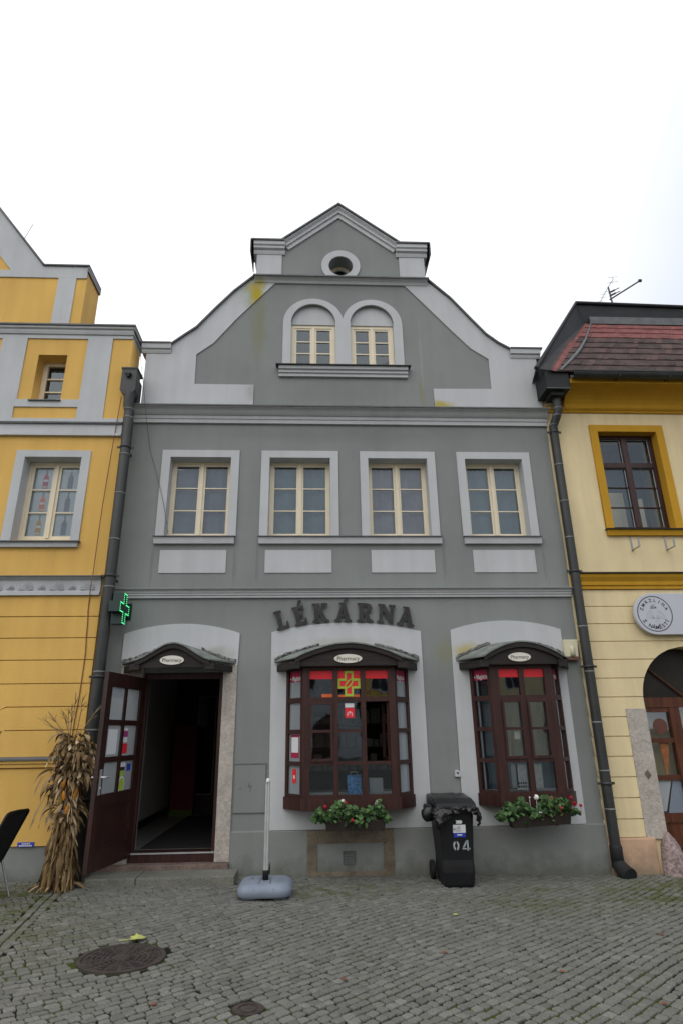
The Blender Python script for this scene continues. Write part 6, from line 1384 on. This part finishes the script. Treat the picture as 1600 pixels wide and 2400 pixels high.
# flower troughs
def planter(x0, x1, z0, z1, tilt, seed, blooms, lab, spread, loosered=0):
    rr = random.Random(seed); y0, y1 = -0.54, -0.36; cx = (x0+x1)/2
    t = thing('flower_trough', (cx, -0.45, z0), lab, 'flower box', 'flower troughs below the bay windows')
    X = Matrix.Translation((cx, 0, z0)) @ Matrix.Rotation(tilt, 4, 'Y') @ Matrix.Translation((-cx, 0, -z0))
    mb = MB(); mb.X = X; e = 0.02
    bt = [(x0+e, y0+e), (x1-e, y0+e), (x1-e, y1-e), (x0+e, y1-e)]; tp = [(x0, y0), (x1, y0), (x1, y1), (x0, y1)]
    ti = [(x0+.012, y0+.012), (x1-.012, y0+.012), (x1-.012, y1-.012), (x0+.012, y1-.012)]
    mb.add([(x, y, z0) for x, y in bt]+[(x, y, z1) for x, y in tp]+[(x, y, z1) for x, y in ti]+[(x, y, z1-.03) for x, y in ti], [(3, 2, 1, 0)]+[(i, (i+1) % 4, 4+(i+1) % 4, 4+i) for i in range(4)]+[(4+i, 4+(i+1) % 4, 8+(i+1) % 4, 8+i) for i in range(4)]+[(8+i, 8+(i+1) % 4, 12+(i+1) % 4, 12+i) for i in range(4)]+[(12, 13, 14, 15)])
    for u in (0.25, 0.75): mb.box(x0+(x1-x0)*u-0.012, x0+(x1-x0)*u+0.012, y0+0.01, y1-0.01, z0-0.008, z0-0.001); mb.box(x0+(x1-x0)*u-0.012, x0+(x1-x0)*u+0.012, y1-0.01, -0.2 if False else y1+0.06, z0-0.008, z0-0.001)
    mb.build('trough', M['soil'], t)
    fo = MB(); fo.X = X; sm = MB(); sm.X = X
    for k in range(560):
        u = rr.random(); x = x0-spread[0]+(x1-x0+spread[0]+spread[1])*u
        edge = min(1, 6*min(u, 1-u)+0.25)
        hgt = (0.075+0.13*abs(math.sin(u*7+seed))**0.7+0.03*math.sin(u*23))*edge
        z = z1-0.04+rr.random()**0.8*hgt+0.01; y = rr.uniform(y0-0.05, y1+0.02)
        if y < y0-0.01: z = max(z, z1-0.02)+0.01-(rr.random()*0.07 if rr.random() < 0.3 else 0)
        s = rr.uniform(0.018, 0.036); nrm = Vector((rr.gauss(0, .5), rr.gauss(-.45, .5), rr.gauss(0.7, .4))).normalized(); a = nrm.orthogonal().normalized(); b = nrm.cross(a); c = Vector((x, y, z))
        pts = []
        for q in range(8):
            an = 2*math.pi*q/8; r_ = s*(1 if q % 2 else 0.82); pts.append(c+a*math.cos(an)*r_+b*math.sin(an)*r_+nrm*0.12*s*math.cos(2*an))
        fo.add(pts+[c-nrm*0.25*s], [(q, (q+1) % 8, 8) for q in range(8)], rr.random())
        if k % 6 == 0: sm.tube([(x, (y0+y1)/2, z1-0.03), (x, (y+(y0+y1)/2)/2, z-0.02), (x, y, z)], 0.003, 4)
    f = fo.build('foliage', M['leaf'], t, recalc=False); sm.build('stems', M['leaf'], f)
    for (bx, bz, r_, c_) in blooms:
        mb = MB(); y = y0-0.03 if bz < z1+0.08 else (y0+y1)/2-0.02
        for q in range(26):
            v = Vector((rr.gauss(0, 1), rr.gauss(0, 1), rr.gauss(0, 1))).normalized(); p = Vector((bx, y, bz))+v*r_*0.8
            a = v.orthogonal().normalized(); b = v.cross(a); s = r_*0.5
            mb.add([p+a*s, p+b*s, p-a*s, p-b*s, p+v*s*0.3], [(0, 1, 4), (1, 2, 4), (2, 3, 4), (3, 0, 4)])
        mb.tube([(bx, y+0.02, z1-0.02), (bx, y+0.005, bz-r_*0.6)], 0.003, 4)
        mb.build('flower_head', M['petalr' if c_ == 'r' else 'petalw'], t, recalc=False)
planter(0.145, 0.85, 0.53, 0.65, 0.01, 2, [(0.36, 0.845, 0.022, 'w'), (0.385, 0.825, 0.026, 'r'), (0.155, 0.785, 0.022, 'r'), (0.215, 0.745, 0.014, 'w'), (0.76, 0.81, 0.03, 'w'), (0.46, 0.65, 0.022, 'r')],
        'dark trough of geraniums with two red and two white blooms under the middle bay window', (0.15, 0.06))
planter(2.315, 3.04, 0.54, 0.66, -0.05, 6, [(2.66, 0.842, 0.033, 'w'), (2.83, 0.815, 0.032, 'r'), (2.94, 0.755, 0.03, 'r'), (2.905, 0.735, 0.02, 'r'), (3.08, 0.83, 0.022, 'r'), (3.115, 0.765, 0.028, 'r'), (3.185, 0.745, 0.02, 'r'), (2.66, 0.68, 0.022, 'w'), (2.58, 0.84, 0.012, 'w')],
        'tilted dark trough with white and many red geranium blooms under the right bay window', (0.13, 0.1))
# things in the doorway and the window
t = thing('door_mat', (-1.6, 1.3, 0.256), 'large dark mat on the hall floor just inside the open door', 'mat')
mb = MB(); mb.box(-2.15, -1.0, 0.4, 3.6, 0.2555, 0.268); mb.build('mat_pile', M['mat'], t)
t = thing('display_stand', (-2.3, 3.2, 0.255), 'dim red advertising stand at the back of the entrance hall', 'stand')
mb = MB(); mb.box(-2.5, -2.1, 3.6, 3.85, 0.36, 1.75); mb.build('stand_body', M['standred'], t)
mb = MB(); mb.box(-2.5, -2.1, 3.58, 3.87, 0.256, 0.359); mb.build('stand_base', M['standbase'], t)
t = thing('gift_bag', (0.53, -0.16, 0.8), 'small blue patterned carrier bag standing in the middle bay window', 'bag')
mb = MB(); mb.add([(0.44, -0.2, 0.802), (0.6, -0.2, 0.802), (0.6, -0.11, 0.802), (0.44, -0.11, 0.802), (0.425, -0.19, 1.1), (0.6, -0.19, 1.1), (0.6, -0.12, 1.1), (0.425, -0.12, 1.1)], [(0, 1, 5, 4), (1, 2, 6, 5), (2, 3, 7, 6), (3, 0, 4, 7), (3, 2, 1, 0)]); mb.build('bag_body', M['blueart'], t)
mb = MB(); mb.tube([(0.47, -0.19, 1.1), (0.47, -0.19, 1.14), (0.55, -0.19, 1.14), (0.55, -0.19, 1.1)], 0.004, 5); mb.build('bag_handle', M['white'], t)
t = thing('white_carton', (0.8, -0.1, 0.8), 'pale carton behind the lower right pane of the middle bay window', 'box')
mb = MB(); mb.box(0.7, 0.87, -0.16, -0.03, 0.802, 1.06); mb.build('carton_body', M['film'], t, bevel=0.004)

# ================================================================== the far side of the square, behind the camera: seen mirrored in the panes
def far_house(cx, wd, hgt, mt, lab, gable):
    Y = -36.0
    t = thing('townhouse', (cx, Y, 0), lab, 'house')
    mb = MB(); mb.box(cx-wd/2, cx+wd/2, Y-9, Y, -1, hgt); mb.build('wall', M[mt], t)
    mb = MB()
    if gable: mb.prism([(cx-wd/2, hgt+0.002), (cx+wd/2, hgt+0.002), (cx+wd*0.3, hgt+1.6), (cx, hgt+3.4), (cx-wd*0.3, hgt+1.6)], Y-0.4, Y); mb.build('gable', M[mt], t)
    else: mb.add([(cx-wd/2-.2, Y+.4, hgt), (cx+wd/2+.2, Y+.4, hgt), (cx+wd/2+.2, Y-4, hgt+3), (cx-wd/2-.2, Y-4, hgt+3)], [(0, 1, 2, 3)]); mb.build('roof', M['tileR'], t)
    n = int(wd/2.2)
    for fl_ in range(2):
        for i in range(n):
            x = cx-wd/2+wd*(i+0.5)/n; z = 4.2+fl_*2.9
            if z+1.5 > hgt: continue
            mb = MB(); mb.box(x-0.6, x+0.6, Y, Y+0.04, z, z+1.6); o = mb.build('window', M['trim'], t)
            mb = MB(); mb.box(x-0.48, x-0.03, Y+0.041, Y+0.05, z+0.1, z+1.5); mb.box(x+0.03, x+0.48, Y+0.041, Y+0.05, z+0.1, z+1.5); mb.build('pane', M['ink'], o)
    for i in range(max(1, n//2)):
        x = cx-wd/2+wd*(i+0.5)/max(1, n//2)
        mb = MB(); mb.prism([(x-0.9, -0.5), (x+0.9, -0.5)]+arc(x, 1.8, 0.9, 0, math.pi, 12), Y, Y+0.05); mb.build('arched_door', M['wood'], t)
far_house(-11, 9, 8.2, 'cream', 'pale cream house with a stepped gable on the far side of the square', True)
far_house(-1.5, 9.6, 9.4, 'trim', 'wide pale grey house with a tiled roof on the far side of the square', False)
far_house(8, 9, 7.8, 'yellow', 'yellow house with a gable on the far side of the square', True)
far_house(17, 8.6, 9.0, 'cream', 'tall cream house with a tiled roof on the far side of the square', False)
